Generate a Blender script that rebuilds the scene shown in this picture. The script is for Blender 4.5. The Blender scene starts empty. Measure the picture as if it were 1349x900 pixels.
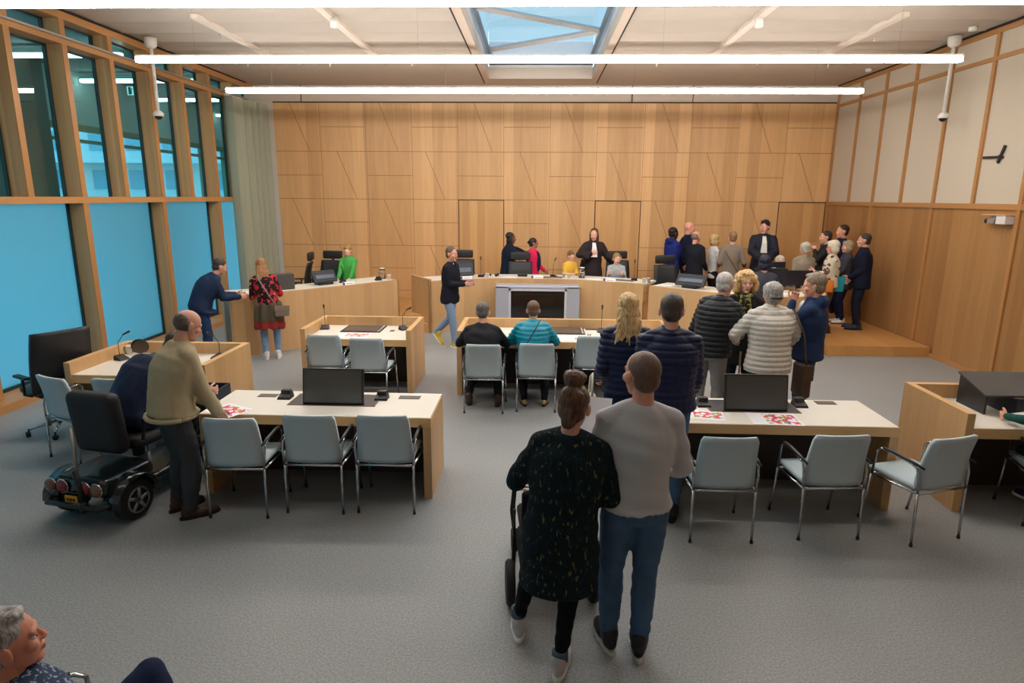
import bpy, bmesh, math, random
from math import sin, cos, pi, radians as rad
from mathutils import Vector as V, Matrix as M, noise as mnoise
random.seed(7)
SC = bpy.context.scene
COL = SC.collection

# ------------------------------------------------------------------ materials
def srgb(r, g, b):
    f = lambda c: (c/255/12.92 if c/255 <= .04045 else ((c/255+.055)/1.055)**2.4)
    return (f(r), f(g), f(b), 1)

_mats = {}
def new_mat(name):
    m = bpy.data.materials.new(name); m.use_nodes = True
    nt = m.node_tree; nt.nodes.clear()
    out = nt.nodes.new('ShaderNodeOutputMaterial')
    b = nt.nodes.new('ShaderNodeBsdfPrincipled')
    nt.links.new(b.outputs[0], out.inputs[0])
    return m, nt, b, out

def plain(name, col, rough=.5, metal=0., spec=.5, bump=0., bscale=200., var=0., emit=0, emitcol=None, sheen=0, alpha=None, transmission=0):
    if name in _mats: return _mats[name]
    m, nt, b, out = new_mat(name)
    b.inputs['Roughness'].default_value = rough
    b.inputs['Metallic'].default_value = metal
    b.inputs['Specular IOR Level'].default_value = spec
    b.inputs['Base Color'].default_value = col
    if sheen: b.inputs['Sheen Weight'].default_value = sheen
    if transmission: b.inputs['Transmission Weight'].default_value = transmission
    if emit:
        b.inputs['Emission Color'].default_value = emitcol or col
        b.inputs['Emission Strength'].default_value = emit
    if bump or var:
        tc = nt.nodes.new('ShaderNodeTexCoord')
        n = nt.nodes.new('ShaderNodeTexNoise'); n.inputs['Scale'].default_value = bscale
        n.inputs['Detail'].default_value = 3
        nt.links.new(tc.outputs['Object'], n.inputs['Vector'])
        if bump:
            bp = nt.nodes.new('ShaderNodeBump'); bp.inputs['Strength'].default_value = bump
            bp.inputs['Distance'].default_value = .01
            nt.links.new(n.outputs['Fac'], bp.inputs['Height']); nt.links.new(bp.outputs[0], b.inputs['Normal'])
        if var:
            mx = nt.nodes.new('ShaderNodeMix'); mx.data_type = 'RGBA'
            mx.inputs[6].default_value = tuple(c*(1-var) for c in col[:3])+(1,)
            mx.inputs[7].default_value = tuple(min(1, c*(1+var)) for c in col[:3])+(1,)
            nt.links.new(n.outputs['Fac'], mx.inputs[0]); nt.links.new(mx.outputs[2], b.inputs['Base Color'])
    _mats[name] = m
    return m

def wood(name, col, strip=.27, var=.13, rough=.42, grain='z', knots=.1):
    """veneer: boards of slightly different tone side by side, fine grain running along one axis"""
    if name in _mats: return _mats[name]
    m, nt, b, out = new_mat(name); N = nt.nodes.new; L = nt.links.new
    b.inputs['Roughness'].default_value = rough
    b.inputs['Specular IOR Level'].default_value = .35
    tc = N('ShaderNodeTexCoord'); sp = N('ShaderNodeSeparateXYZ'); L(tc.outputs['Object'], sp.inputs[0])
    ad = N('ShaderNodeMath'); ad.operation = 'ADD'
    a, c = {'z': ('X', 'Y'), 'x': ('Y', 'Z'), 'y': ('X', 'Z')}[grain]
    L(sp.outputs[a], ad.inputs[0])
    ml = N('ShaderNodeMath'); ml.operation = 'MULTIPLY'; ml.inputs[1].default_value = .93 if grain == 'z' else .4
    L(sp.outputs[c], ml.inputs[0]); L(ml.outputs[0], ad.inputs[1])
    dv = N('ShaderNodeMath'); dv.operation = 'DIVIDE'; dv.inputs[1].default_value = strip; L(ad.outputs[0], dv.inputs[0])
    fl = N('ShaderNodeMath'); fl.operation = 'FLOOR'; L(dv.outputs[0], fl.inputs[0])
    wn = N('ShaderNodeTexWhiteNoise'); wn.noise_dimensions = '1D'; L(fl.outputs[0], wn.inputs['W'])
    mp = N('ShaderNodeMapping')
    mp.inputs['Scale'].default_value = {'z': (14, 14, .9), 'x': (.9, 14, 14), 'y': (14, .9, 14)}[grain]
    L(tc.outputs['Object'], mp.inputs[0])
    ns = N('ShaderNodeTexNoise'); ns.inputs['Scale'].default_value = 1.0; ns.inputs['Detail'].default_value = 6
    ns.inputs['Distortion'].default_value = .4; L(mp.outputs[0], ns.inputs['Vector'])
    mp2 = N('ShaderNodeMapping')
    mp2.inputs['Scale'].default_value = {'z': (90, 90, 3), 'x': (3, 90, 90), 'y': (90, 3, 90)}[grain]
    L(tc.outputs['Object'], mp2.inputs[0])
    ns2 = N('ShaderNodeTexNoise'); ns2.inputs['Scale'].default_value = 1.0; ns2.inputs['Detail'].default_value = 4
    L(mp2.outputs[0], ns2.inputs['Vector'])
    # factor = .5*white + .35*noise + .15*fine
    def mul(x, k):
        q = N('ShaderNodeMath'); q.operation = 'MULTIPLY'; q.inputs[1].default_value = k; L(x, q.inputs[0]); return q.outputs[0]
    def add(x, y):
        q = N('ShaderNodeMath'); q.operation = 'ADD'; L(x, q.inputs[0]); L(y, q.inputs[1]); return q.outputs[0]
    f = add(add(mul(wn.outputs['Value'], .42), mul(ns.outputs['Fac'], .42)), mul(ns2.outputs['Fac'], .2))
    mx = N('ShaderNodeMix'); mx.data_type = 'RGBA'
    d = [col[0]*(1-var*1.15), col[1]*(1-var*1.5), col[2]*(1-var*1.9), 1]
    l = [min(1, col[0]*(1+var)), min(1, col[1]*(1+var)), min(1, col[2]*(1+var*.9)), 1]
    mx.inputs[6].default_value = d; mx.inputs[7].default_value = l
    L(f, mx.inputs[0]); L(mx.outputs[2], b.inputs['Base Color'])
    bp = N('ShaderNodeBump'); bp.inputs['Strength'].default_value = .06; bp.inputs['Distance'].default_value = .004
    L(ns2.outputs['Fac'], bp.inputs['Height']); L(bp.outputs[0], b.inputs['Normal'])
    _mats[name] = m
    return m

def flecks(name, base, cols, scale=30, stretch=(1, 1, 1), thr=.5, rough=.85, bump=.3):
    """cloth with irregular patches of other colours woven or printed in"""
    if name in _mats: return _mats[name]
    m, nt, b, out = new_mat(name); N = nt.nodes.new; L = nt.links.new
    b.inputs['Roughness'].default_value = rough; b.inputs['Specular IOR Level'].default_value = .2
    tc = N('ShaderNodeTexCoord'); mp = N('ShaderNodeMapping'); mp.inputs['Scale'].default_value = stretch
    L(tc.outputs['Object'], mp.inputs[0])
    prev = None
    for i, (c, t) in enumerate(cols):
        n = N('ShaderNodeTexNoise'); n.noise_dimensions = '4D'; n.inputs['W'].default_value = i*7.3
        n.inputs['Scale'].default_value = scale; n.inputs['Detail'].default_value = 1.5
        L(mp.outputs[0], n.inputs['Vector'])
        r = N('ShaderNodeValToRGB'); r.color_ramp.elements[0].position = t; r.color_ramp.elements[1].position = min(1, t+.03)
        L(n.outputs['Fac'], r.inputs[0])
        mx = N('ShaderNodeMix'); mx.data_type = 'RGBA'
        if prev is None: mx.inputs[6].default_value = base
        else: L(prev, mx.inputs[6])
        mx.inputs[7].default_value = c
        L(r.outputs[0], mx.inputs[0]); prev = mx.outputs[2]
    L(prev, b.inputs['Base Color'])
    n = N('ShaderNodeTexNoise'); n.inputs['Scale'].default_value = 160; L(tc.outputs['Object'], n.inputs['Vector'])
    bp = N('ShaderNodeBump'); bp.inputs['Strength'].default_value = bump; bp.inputs['Distance'].default_value = .01
    L(n.outputs['Fac'], bp.inputs['Height']); L(bp.outputs[0], b.inputs['Normal'])
    _mats[name] = m
    return m

def hair_mat(name, col, col2=None):
    if name in _mats: return _mats[name]
    m, nt, b, out = new_mat(name); N = nt.nodes.new; L = nt.links.new
    b.inputs['Roughness'].default_value = .5; b.inputs['Specular IOR Level'].default_value = .4
    tc = N('ShaderNodeTexCoord'); mp = N('ShaderNodeMapping'); mp.inputs['Scale'].default_value = (130, 90, 14)
    L(tc.outputs['Object'], mp.inputs[0])
    n = N('ShaderNodeTexNoise'); n.inputs['Scale'].default_value = 1; n.inputs['Detail'].default_value = 4
    n.inputs['Distortion'].default_value = .8
    L(mp.outputs[0], n.inputs['Vector'])
    c2 = col2 or tuple(c*.45 for c in col[:3])+(1,)
    r = N('ShaderNodeValToRGB'); r.color_ramp.elements[0].position = .32; r.color_ramp.elements[1].position = .68
    r.color_ramp.elements[0].color = c2; r.color_ramp.elements[1].color = tuple(min(1, c*1.15) for c in col[:3])+(1,)
    L(n.outputs['Fac'], r.inputs[0]); L(r.outputs[0], b.inputs['Base Color'])
    bp = N('ShaderNodeBump'); bp.inputs['Strength'].default_value = .6; bp.inputs['Distance'].default_value = .004
    L(n.outputs['Fac'], bp.inputs['Height']); L(bp.outputs[0], b.inputs['Normal'])
    _mats[name] = m
    return m

def emission(name, col, strength):
    if name in _mats: return _mats[name]
    m = bpy.data.materials.new(name); m.use_nodes = True; nt = m.node_tree; nt.nodes.clear()
    out = nt.nodes.new('ShaderNodeOutputMaterial'); e = nt.nodes.new('ShaderNodeEmission')
    e.inputs[0].default_value = col; e.inputs[1].default_value = strength
    nt.links.new(e.outputs[0], out.inputs[0]); _mats[name] = m
    return m

def tinted_glass(name, col, gloss=.12, rough=.0):
    """thin architectural glass: tinted see-through plus a mirror-like share"""
    if name in _mats: return _mats[name]
    m = bpy.data.materials.new(name); m.use_nodes = True; nt = m.node_tree; nt.nodes.clear()
    N = nt.nodes.new; L = nt.links.new
    out = N('ShaderNodeOutputMaterial'); t = N('ShaderNodeBsdfTransparent'); g = N('ShaderNodeBsdfGlossy')
    t.inputs[0].default_value = col; g.inputs['Roughness'].default_value = rough
    fr = N('ShaderNodeLayerWeight'); fr.inputs[0].default_value = .5
    pw = N('ShaderNodeMath'); pw.operation = 'POWER'; pw.inputs[1].default_value = 4.; L(fr.outputs['Facing'], pw.inputs[0])
    ad = N('ShaderNodeMath'); ad.operation = 'MULTIPLY_ADD'; ad.inputs[1].default_value = .5; ad.inputs[2].default_value = gloss*.3
    L(pw.outputs[0], ad.inputs[0])
    mx = N('ShaderNodeMixShader'); L(ad.outputs[0], mx.inputs[0]); L(t.outputs[0], mx.inputs[1]); L(g.outputs[0], mx.inputs[2])
    L(mx.outputs[0], out.inputs[0]); _mats[name] = m
    return m

def frosted(name, col):
    if name in _mats: return _mats[name]
    m = bpy.data.materials.new(name); m.use_nodes = True; nt = m.node_tree; nt.nodes.clear()
    N = nt.nodes.new; L = nt.links.new
    out = N('ShaderNodeOutputMaterial'); t = N('ShaderNodeBsdfTranslucent'); g = N('ShaderNodeBsdfGlossy'); g.inputs['Roughness'].default_value = .18
    tr = N('ShaderNodeBsdfTransparent'); tr.inputs[0].default_value = tuple(c*.9 for c in col[:3])+(1,)
    t.inputs[0].default_value = col
    m1 = N('ShaderNodeMixShader'); m1.inputs[0].default_value = .06
    L(t.outputs[0], m1.inputs[1]); L(tr.outputs[0], m1.inputs[2])
    lw = N('ShaderNodeLayerWeight'); lw.inputs[0].default_value = .5
    fr = N('ShaderNodeMath'); fr.operation = 'POWER'; fr.inputs[1].default_value = 5.; L(lw.outputs['Facing'], fr.inputs[0])
    fq = N('ShaderNodeMath'); fq.operation = 'MULTIPLY_ADD'; fq.inputs[1].default_value = .35; fq.inputs[2].default_value = .03; L(fr.outputs[0], fq.inputs[0])
    m2 = N('ShaderNodeMixShader'); L(fq.outputs[0], m2.inputs[0]); L(m1.outputs[0], m2.inputs[1]); L(g.outputs[0], m2.inputs[2])
    L(m2.outputs[0], out.inputs[0]); _mats[name] = m
    return m

def cloth(name, rgb, rough=.85, bump=.25, bscale=120, var=.12):
    return plain('cloth_'+name, srgb(*rgb), rough=rough, spec=.2, bump=bump, bscale=bscale, var=var)

OAK = srgb(196, 150, 98)
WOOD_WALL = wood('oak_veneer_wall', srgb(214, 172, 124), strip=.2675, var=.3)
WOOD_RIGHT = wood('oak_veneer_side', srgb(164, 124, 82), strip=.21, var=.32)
WOOD_DESK = wood('oak_veneer_desk', srgb(204, 166, 120), strip=.23, var=.2)
WOOD_EDGE = wood('oak_solid_edge', srgb(212, 170, 118), strip=.6, var=.08, grain='x')
WOOD_FLOOR = wood('oak_parquet', srgb(200, 150, 92), strip=.16, var=.16, grain='y', rough=.35)
WOOD_COL = wood('oak_glulam', srgb(184, 150, 108), strip=.045, var=.26)
WOOD_RAIL = wood('oak_rail', srgb(190, 140, 88), strip=.7, var=.1, grain='y')
WOOD_BATTEN = wood('oak_batten', srgb(180, 132, 84), strip=.9, var=.08)
WHITE_TOP = plain('white_laminate', srgb(226, 220, 208), rough=.38, spec=.4)
BLACK_PL = plain('black_plastic', srgb(24, 24, 27), rough=.45)
BLACK_LE = plain('black_leather', srgb(30, 31, 34), rough=.5, bump=.15, bscale=150)
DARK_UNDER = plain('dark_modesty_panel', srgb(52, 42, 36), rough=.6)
CHROME = plain('brushed_steel', srgb(190, 192, 196), rough=.22, metal=1.)
SCREEN_OFF = plain('screen_glass', srgb(76, 75, 72), rough=.22, spec=.6)  # black screen greyed: the room's reflection is put into the base colour
WHITE_PAINT = plain('white_paint', srgb(225, 222, 216), rough=.5)
GREY_SEAT = plain('grey_seat_fabric', srgb(184, 198, 204), rough=.8, spec=.25, bump=.12, bscale=300, var=.05)
PAPER = plain('paper', srgb(240, 238, 240), rough=.8)

# ------------------------------------------------------------------ geometry helpers
class G:
    """collects raw geometry for one mesh"""
    def __init__(s): s.v = []; s.f = []; s.mi = []
    def add(s, vs, fs, mi=0, mat=None):
        o = len(s.v)
        s.v += [(mat @ V(p)) if mat else V(p) for p in vs]
        s.f += [tuple(i+o for i in f) for f in fs]; s.mi += [mi]*len(fs)
        return s
    def merge(s, g, mat=None, mi=None):
        o = len(s.v); s.v += [(mat @ p) if mat else p.copy() for p in g.v]
        flip = mat is not None and mat.determinant() < 0
        s.f += [tuple(i+o for i in (reversed(f) if flip else f)) for f in g.f]
        s.mi += [mi]*len(g.f) if mi is not None else list(g.mi)
        return s
    def box(s, x0, y0, z0, x1, y1, z1, mi=0, mat=None):
        vs = [(x, y, z) for z in (z0, z1) for y in (y0, y1) for x in (x0, x1)]
        return s.add(vs, [(0, 2, 3, 1), (4, 5, 7, 6), (0, 1, 5, 4), (2, 6, 7, 3), (0, 4, 6, 2), (1, 3, 7, 5)], mi, mat)
    def ell(s, c, r, mi=0, mat=None, nu=16, nv=10, rot=None):
        vs = []; c = V(c)
        for j in range(nv+1):
            t = pi*j/nv
            for i in range(nu):
                a = 2*pi*i/nu; p = V((r[0]*sin(t)*cos(a), r[1]*sin(t)*sin(a), r[2]*cos(t)))
                if rot: p = rot @ p
                vs.append(c+p)
        fs = [(j*nu+i, (j+1)*nu+i, (j+1)*nu+(i+1) % nu, j*nu+(i+1) % nu) for j in range(nv) for i in range(nu)]
        return s.add(vs, fs, mi, mat)
    def frame(s, d):
        d = d.normalized(); a = V((0, 0, 1)) if abs(d.z) < .9 else V((0, 1, 0))
        x = d.cross(a).normalized(); y = x.cross(d).normalized(); return x, y
    def loft(s, rings, n=20, mi=0, cap=True, mat=None):
        """rings: (centre, axis_x vector, axis_y vector)"""
        vs = []
        for c, ax, ay in rings:
            for i in range(n):
                a = 2*pi*i/n; vs.append(V(c)+ax*cos(a)+ay*sin(a))
        fs = [(j*n+i, j*n+(i+1) % n, (j+1)*n+(i+1) % n, (j+1)*n+i) for j in range(len(rings)-1) for i in range(n)]
        if cap:
            fs.append(tuple(reversed(range(n)))); k = (len(rings)-1)*n; fs.append(tuple(range(k, k+n)))
        return s.add(vs, fs, mi, mat)
    def tube(s, pts, r, n=8, mi=0, mat=None):
        pts = [V(p) for p in pts]; rs = r if isinstance(r, (list, tuple)) else [r]*len(pts)
        rings = []; px = None
        for i, p in enumerate(pts):
            d = (pts[min(i+1, len(pts)-1)]-pts[max(i-1, 0)]).normalized()
            if px is None: x, y = s.frame(d)
            else:
                x = (px-d*px.dot(d)).normalized(); y = x.cross(d).normalized()
            px = x; rings.append((p, x*rs[i], -y*rs[i]))
        return s.loft(rings, n, mi, True, mat)
    def cap(s, a, b, ra, rb, n=14, mi=0):
        """tapered capsule"""
        a, b = V(a), V(b); d = b-a
        if d.length < 1e-5: return s.ell(a, (ra,)*3)
        x, y = s.frame(d); u = d.normalized(); R = []
        for k in range(1, 5):
            t = pi/2*(1-k/4.0); R.append((a-u*ra*sin(t), x*ra*max(cos(t), .02), -y*ra*max(cos(t), .02)))
        for k in range(0, 5):
            t = pi/2*k/4.0; 
            if k == 4: t = pi/2*.98
            R.append((b+u*rb*sin(t), x*rb*cos(t), -y*rb*cos(t)))
        return s.loft(R, n, mi)
    def chain(s, pts, rs, n=14):
        for i in range(len(pts)-1): s.cap(pts[i], pts[i+1], rs[i], rs[i+1], n)
        return s
    def lathe(s, prof, n=20, mi=0, mat=None):
        return s.loft([(V((0, 0, z)), V((r, 0, 0)), V((0, r, 0))) for r, z in prof], n, mi, True, mat)
    def rbox(s, x0, y0, z0, x1, y1, z1, r=.02, mi=0, mat=None, seg=2):
        bm = bmesh.new(); bmesh.ops.create_cube(bm, size=1)
        for v in bm.verts: v.co = V(((x0+x1)/2+v.co.x*(x1-x0), (y0+y1)/2+v.co.y*(y1-y0), (z0+z1)/2+v.co.z*(z1-z0)))
        bmesh.ops.bevel(bm, geom=bm.edges[:], offset=r, segments=seg, affect='EDGES', profile=.5)
        bm.verts.index_update()
        s.add([v.co.copy() for v in bm.verts], [tuple(v.index for v in f.verts) for f in bm.faces], mi, mat); bm.free()
        return s
    def prism(s, poly, z0, z1, mi=0, mat=None):
        n = len(poly); vs = [(p[0], p[1], z0) for p in poly]+[(p[0], p[1], z1) for p in poly]
        fs = [tuple(reversed(range(n))), tuple(range(n, 2*n))]+[(i, (i+1) % n, n+(i+1) % n, n+i) for i in range(n)]
        return s.add(vs, fs, mi, mat)
    def mesh(s, name, mats, smooth=False):
        me = bpy.data.meshes.new(name); me.from_pydata([tuple(v) for v in s.v], [], s.f)
        for m in (mats if isinstance(mats, (list, tuple)) else [mats]): me.materials.append(m)
        me.polygons.foreach_set('material_index', s.mi)
        if smooth: me.polygons.foreach_set('use_smooth', [True]*len(me.polygons))
        bm = bmesh.new(); bm.from_mesh(me); bmesh.ops.recalc_face_normals(bm, faces=bm.faces); bm.to_mesh(me); bm.free()
        me.update(); return me

def link(name, me, parent=None, loc=None, rz=None):
    o = bpy.data.objects.new(name, me); COL.objects.link(o)
    if parent: o.parent = parent
    if loc is not None: o.location = loc
    if rz is not None: o.rotation_euler = (0, 0, rz)
    return o
def obj(name, g, mats, parent=None, smooth=False, loc=None, rz=None): return link(name, g.mesh(name, mats, smooth), parent, loc, rz)
def tag(o, label=None, cat=None, group=None, kind=None):
    if label: o['label'] = label
    if cat: o['category'] = cat
    if group: o['group'] = group
    if kind: o['kind'] = kind
    return o
def empty(name, loc=(0, 0, 0), rz=0):
    o = bpy.data.objects.new(name, None); COL.objects.link(o); o.location = loc; o.rotation_euler = (0, 0, rz); o.empty_display_size = .1
    return o
def struct(name, g, mats, parent=None, label=None, smooth=False):
    o = obj(name, g, mats, parent, smooth)
    if not parent: o['kind'] = 'structure'
    if label: o['label'] = label
    return o
def copy_tree(o, parent=None):
    c = o.copy(); COL.objects.link(c); c.parent = parent
    for ch in o.children: copy_tree(ch, c)
    return c
def place(proto, used, loc, rz, label, group):
    o = proto if not used else copy_tree(proto)
    o.location = loc; o.rotation_euler = (0, 0, rz); o['label'] = label; o['group'] = group
    return o
def T(x=0, y=0, z=0): return M.Translation((x, y, z))
def RZ(a): return M.Rotation(a, 4, 'Z')
def RX(a): return M.Rotation(a, 4, 'X')
def RY(a): return M.Rotation(a, 4, 'Y')

def remesh(g, voxel, smooth=2, fac=.5):
    """fuse overlapping closed shapes into one continuous skin; returns a G"""
    me = bpy.data.meshes.new('tmp'); me.from_pydata([tuple(v) for v in g.v], [], g.f)
    bm = bmesh.new(); bm.from_mesh(me); bmesh.ops.recalc_face_normals(bm, faces=bm.faces); bm.to_mesh(me); bm.free()
    o = bpy.data.objects.new('tmp', me); COL.objects.link(o)
    r = o.modifiers.new('r', 'REMESH'); r.mode = 'VOXEL'; r.voxel_size = voxel; r.adaptivity = 0
    if smooth:
        s = o.modifiers.new('s', 'SMOOTH'); s.iterations = smooth; s.factor = fac
    dg = bpy.context.evaluated_depsgraph_get(); ev = o.evaluated_get(dg); em = ev.to_mesh()
    out = G(); out.v = [v.co.copy() for v in em.vertices]; out.f = [tuple(p.vertices) for p in em.polygons]; out.mi = [0]*len(out.f)
    ev.to_mesh_clear(); bpy.data.objects.remove(o); bpy.data.meshes.remove(me)
    return out
def normals(g):
    n = [V((0, 0, 0)) for _ in g.v]
    for f in g.f:
        a, b, c = g.v[f[0]], g.v[f[1]], g.v[f[2]]; k = (b-a).cross(c-a)
        for i in f: n[i] += k
    return [x.normalized() if x.length > 0 else x for x in n]
def displace(g, fn):
    ns = normals(g)
    g.v = [p+n*fn(p) for p, n in zip(g.v, ns)]
    return g

# ------------------------------------------------------------------ room
XR, XL, YB, ZC = 6.67, -6.56, 15.28, 5.05
def floor_material():
    m, nt, b, out = new_mat('grey_flecked_flooring'); N = nt.nodes.new; L = nt.links.new
    b.inputs['Roughness'].default_value = .48; b.inputs['Specular IOR Level'].default_value = .35
    tc = N('ShaderNodeTexCoord')
    n1 = N('ShaderNodeTexNoise'); n1.inputs['Scale'].default_value = 75; n1.inputs['Detail'].default_value = 4
    n2 = N('ShaderNodeTexNoise'); n2.inputs['Scale'].default_value = .8; n2.inputs['Detail'].default_value = 3
    L(tc.outputs['Object'], n1.inputs['Vector']); L(tc.outputs['Object'], n2.inputs['Vector'])
    r = N('ShaderNodeValToRGB'); r.color_ramp.elements[0].position = .3; r.color_ramp.elements[1].position = .72
    r.color_ramp.elements[0].color = srgb(126, 128, 129); r.color_ramp.elements[1].color = srgb(164, 165, 164)
    L(n1.outputs['Fac'], r.inputs[0])
    mx = N('ShaderNodeMix'); mx.data_type = 'RGBA'; mx.blend_type = 'MULTIPLY'; mx.inputs[0].default_value = .35
    r2 = N('ShaderNodeValToRGB'); r2.color_ramp.elements[0].position = .35; r2.color_ramp.elements[1].position = .65
    r2.color_ramp.elements[0].color = (.86, .86, .84, 1); r2.color_ramp.elements[1].color = (1, 1, 1, 1)
    L(n2.outputs['Fac'], r2.inputs[0]); L(r.outputs[0], mx.inputs[6]); L(r2.outputs[0], mx.inputs[7])
    L(mx.outputs[2], b.inputs['Base Color'])
    bp = N('ShaderNodeBump'); bp.inputs['Strength'].default_value = .15; bp.inputs['Distance'].default_value = .004
    L(n1.outputs['Fac'], bp.inputs['Height']); L(bp.outputs[0], b.inputs['Normal'])
    return m
FLOOR = floor_material()
struct('floor', G().box(-6.62, -3.2, -.1, XR+.02, YB+.05, 0), FLOOR)

PLASTER = plain('plaster', srgb(206, 190, 174), rough=.9, var=.03, bscale=3)
CEIL = plain('ceiling_paint', srgb(198, 186, 174), rough=.8)
BEIGE_FABRIC = plain('acoustic_fabric', srgb(204, 192, 174), rough=.95, bump=.2, bscale=220, var=.05)
GAP = plain('dark_joint', srgb(40, 28, 20), rough=.9)

# ceiling with the skylight opening, gentle baffles running across
OX0, OX1, OY0, OY1 = -1.06, 1.12, 4.6, 14.35
def ceil_strip(g, x0, x1, y0, y1, wave):
    if not wave:
        g.box(x0, y0, ZC, x1, y1, ZC+.12); return
    n = int((y1-y0)/.06); vs = []
    for i in range(n+1):
        y = y0+(y1-y0)*i/n; ph = ((y-y0)/.62) % 1.0
        z = ZC+.0+.035*(1-(2*ph-1)**2)
        vs += [(x0, y, z), (x1, y, z), (x0, y, ZC+.12), (x1, y, ZC+.12)]
    fs = []
    for i in range(n):
        a = 4*i; b = a+4
        fs += [(a, a+1, b+1, b), (a+2, b+2, b+3, a+3), (a, b, b+2, a+2), (a+1, a+3, b+3, b+1)]
    fs += [(0, 2, 3, 1), (4*n, 4*n+1, 4*n+3, 4*n+2)]
    g.add(vs, fs)
g = G()
ceil_strip(g, -6.9, OX0-.14, 12.4, YB+.1, False); ceil_strip(g, OX1+.14, XR+.1, 12.4, YB+.1, False)
ceil_strip(g, -6.9, OX0-.14, 3.1, 12.4, True); ceil_strip(g, OX1+.14, XR+.1, 3.1, 12.4, True)
g.box(-6.9, -3.2, ZC, XR+.1, 3.1, ZC+.12); g.box(OX0-.14, 3.1, ZC, OX1+.14, OY0-.12, ZC+.12)
g.box(OX0-.14, OY1+.12, ZC, OX1+.14, YB+.1, ZC+.12)
ceiling = struct('ceiling', g, CEIL)
g = G()
g.box(OX0-.125, OY0-.1, ZC-.02, OX0, OY1+.62, ZC+.2); g.box(OX1, OY0-.1, ZC-.02, OX1+.125, OY1+.62, ZC+.2)
g.box(OX0, OY1, ZC-.02, OX1, OY1+.62, ZC+.2); g.box(OX0, OY0-.1, ZC-.02, OX1, OY0, ZC+.2)
struct('trim_1', g, plain('skylight_frame_paint', srgb(205, 186, 168), rough=.6), label='beige frame around the skylight opening')
g = G()
g.box(OX0-.155, OY0-.1, ZC-.012, OX0-.125, OY1+.62, ZC+.05); g.box(OX1+.125, OY0-.1, ZC-.012, OX1+.155, OY1+.62, ZC+.05)
struct('trim_2', g, GAP, label='dark shadow gap beside the skylight frame')
# skylight shaft, truss bars, glass
g = G()
ZS = 5.75
g.box(OX0-.1, OY0, ZC+.2, OX0-.02, OY1, ZS); g.box(OX1+.02, OY0, ZC+.2, OX1+.1, OY1, ZS)
g.box(OX0, OY1, ZC+.2, OX1, OY1+.08, ZS); g.box(OX0, OY0-.08, ZC+.2, OX1, OY0, ZS)
sky = struct('window_20', g, plain('skylight_shaft_paint', srgb(226, 230, 234), rough=.5))
g = G()
ys = [13.75, 12.25, 10.75, 9.25, 7.75, 6.25, 4.75]
for i in range(len(ys)-1):
    a = (OX0+.03, OX1-.03)[(i+0) % 2]; b = (OX0+.03, OX1-.03)[(i+1) % 2]
    g.tube([(a, ys[i], ZC+.42), (b, ys[i+1], ZC+.42)], .05, 4)
obj('truss_bar', g, plain('truss_paint', srgb(190, 182, 176), rough=.5), sky)
g = G().box(OX0+.02, OY0, ZC+.36, OX0+.07, OY1, ZC+.44).box(OX1-.07, OY0, ZC+.36, OX1-.02, OY1, ZC+.44)
obj('side_rail', g, plain('rail_bluegrey', srgb(120, 135, 146), rough=.5), sky)
obj('blind_box', G().box(OX0, OY1-.16, ZC+.25, OX1, OY1, ZC+.4), plain('blind_dark', srgb(36, 38, 42)), sky)
obj('glass_pane', G().box(OX0-.1, OY0-.1, ZS, OX1+.1, OY1+.1, ZS+.02), tinted_glass('skylight_glass', (.55, .63, .66, 1), .05), sky)

# back wall: oak veneer panels, joints as real grooves
XW0, XW1 = -6.12, XR
cw = (XW1-XW0)/12; rows = [4.69, 3.60, 2.52, 1.44, .36]
panels = []
lin = G()
GY = YB-.004
def joint(x0, z0, x1, z1, w=.0055):
    d = V((x1-x0, 0, z1-z0)).normalized(); n = V((-d.z, 0, d.x))*w
    a, b = V((x0, GY, z0)), V((x1, GY, z1)); k = V((0, .012, 0))
    vs = [a-n, a+n, b+n, b-n]; vs += [p+k for p in vs]
    lin.add(vs, [(0, 1, 2, 3), (7, 6, 5, 4), (0, 4, 5, 1), (1, 5, 6, 2), (2, 6, 7, 3), (3, 7, 4, 0)])
for z in rows[1:]: joint(XW0, z, XW1, z)
for i in range(1, 12): joint(XW0+i*cw, 0, XW0+i*cw, 4.69, .0035)
for r in range(4):
    zt, zb = rows[r], rows[r+1]
    for c in range(12):
        x0 = XW0+c*cw; x1 = x0+cw; k = (c+r) % 2
        if k == 1: joint(x0, (zt+zb)/2, x1, (zt+zb)/2)
        else:
            d = (c*3+r*5) % 4
            if d == 0: joint(x0+cw*.35, zt, x0+cw*.75, zb, .005)
            elif d == 1: joint(x0+cw*.7, zt, x0+cw*.3, zb, .005)
            elif d == 2: joint(x0+cw*.3, zt, x0+cw*.7, zb, .005)
            else: joint(x0+cw*.62, zt, x0+cw*.2, zb, .005)
wall_back = struct('wall_back', G().box(XW0, YB, 0, XW1, YB+.12, 4.69), WOOD_WALL)
obj('panel_joint', lin, plain('joint_brown', srgb(150, 104, 62), rough=.9), wall_back)
g = G(); g.box(-6.7, YB+.02, 0, XW0, YB+.14, 4.69); g.box(-6.7, YB+.03, 4.69, XR+.02, YB+.15, ZC+.02)
g.box(-6.9, YB+.15, 0, XR+.1, YB+.35, ZC+.2)
struct('wall_back_upper', g, PLASTER)
g = G()
for x in (-5.46, 2.1, 3.46): g.box(x-.008, YB+.018, 4.70, x+.008, YB+.034, ZC)
g.box(XW0, YB-.012, 4.67, XR, YB+.025, 4.695)
struct('trim_3', g, GAP, label='dark joints in the pale band over the wooden wall')
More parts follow.
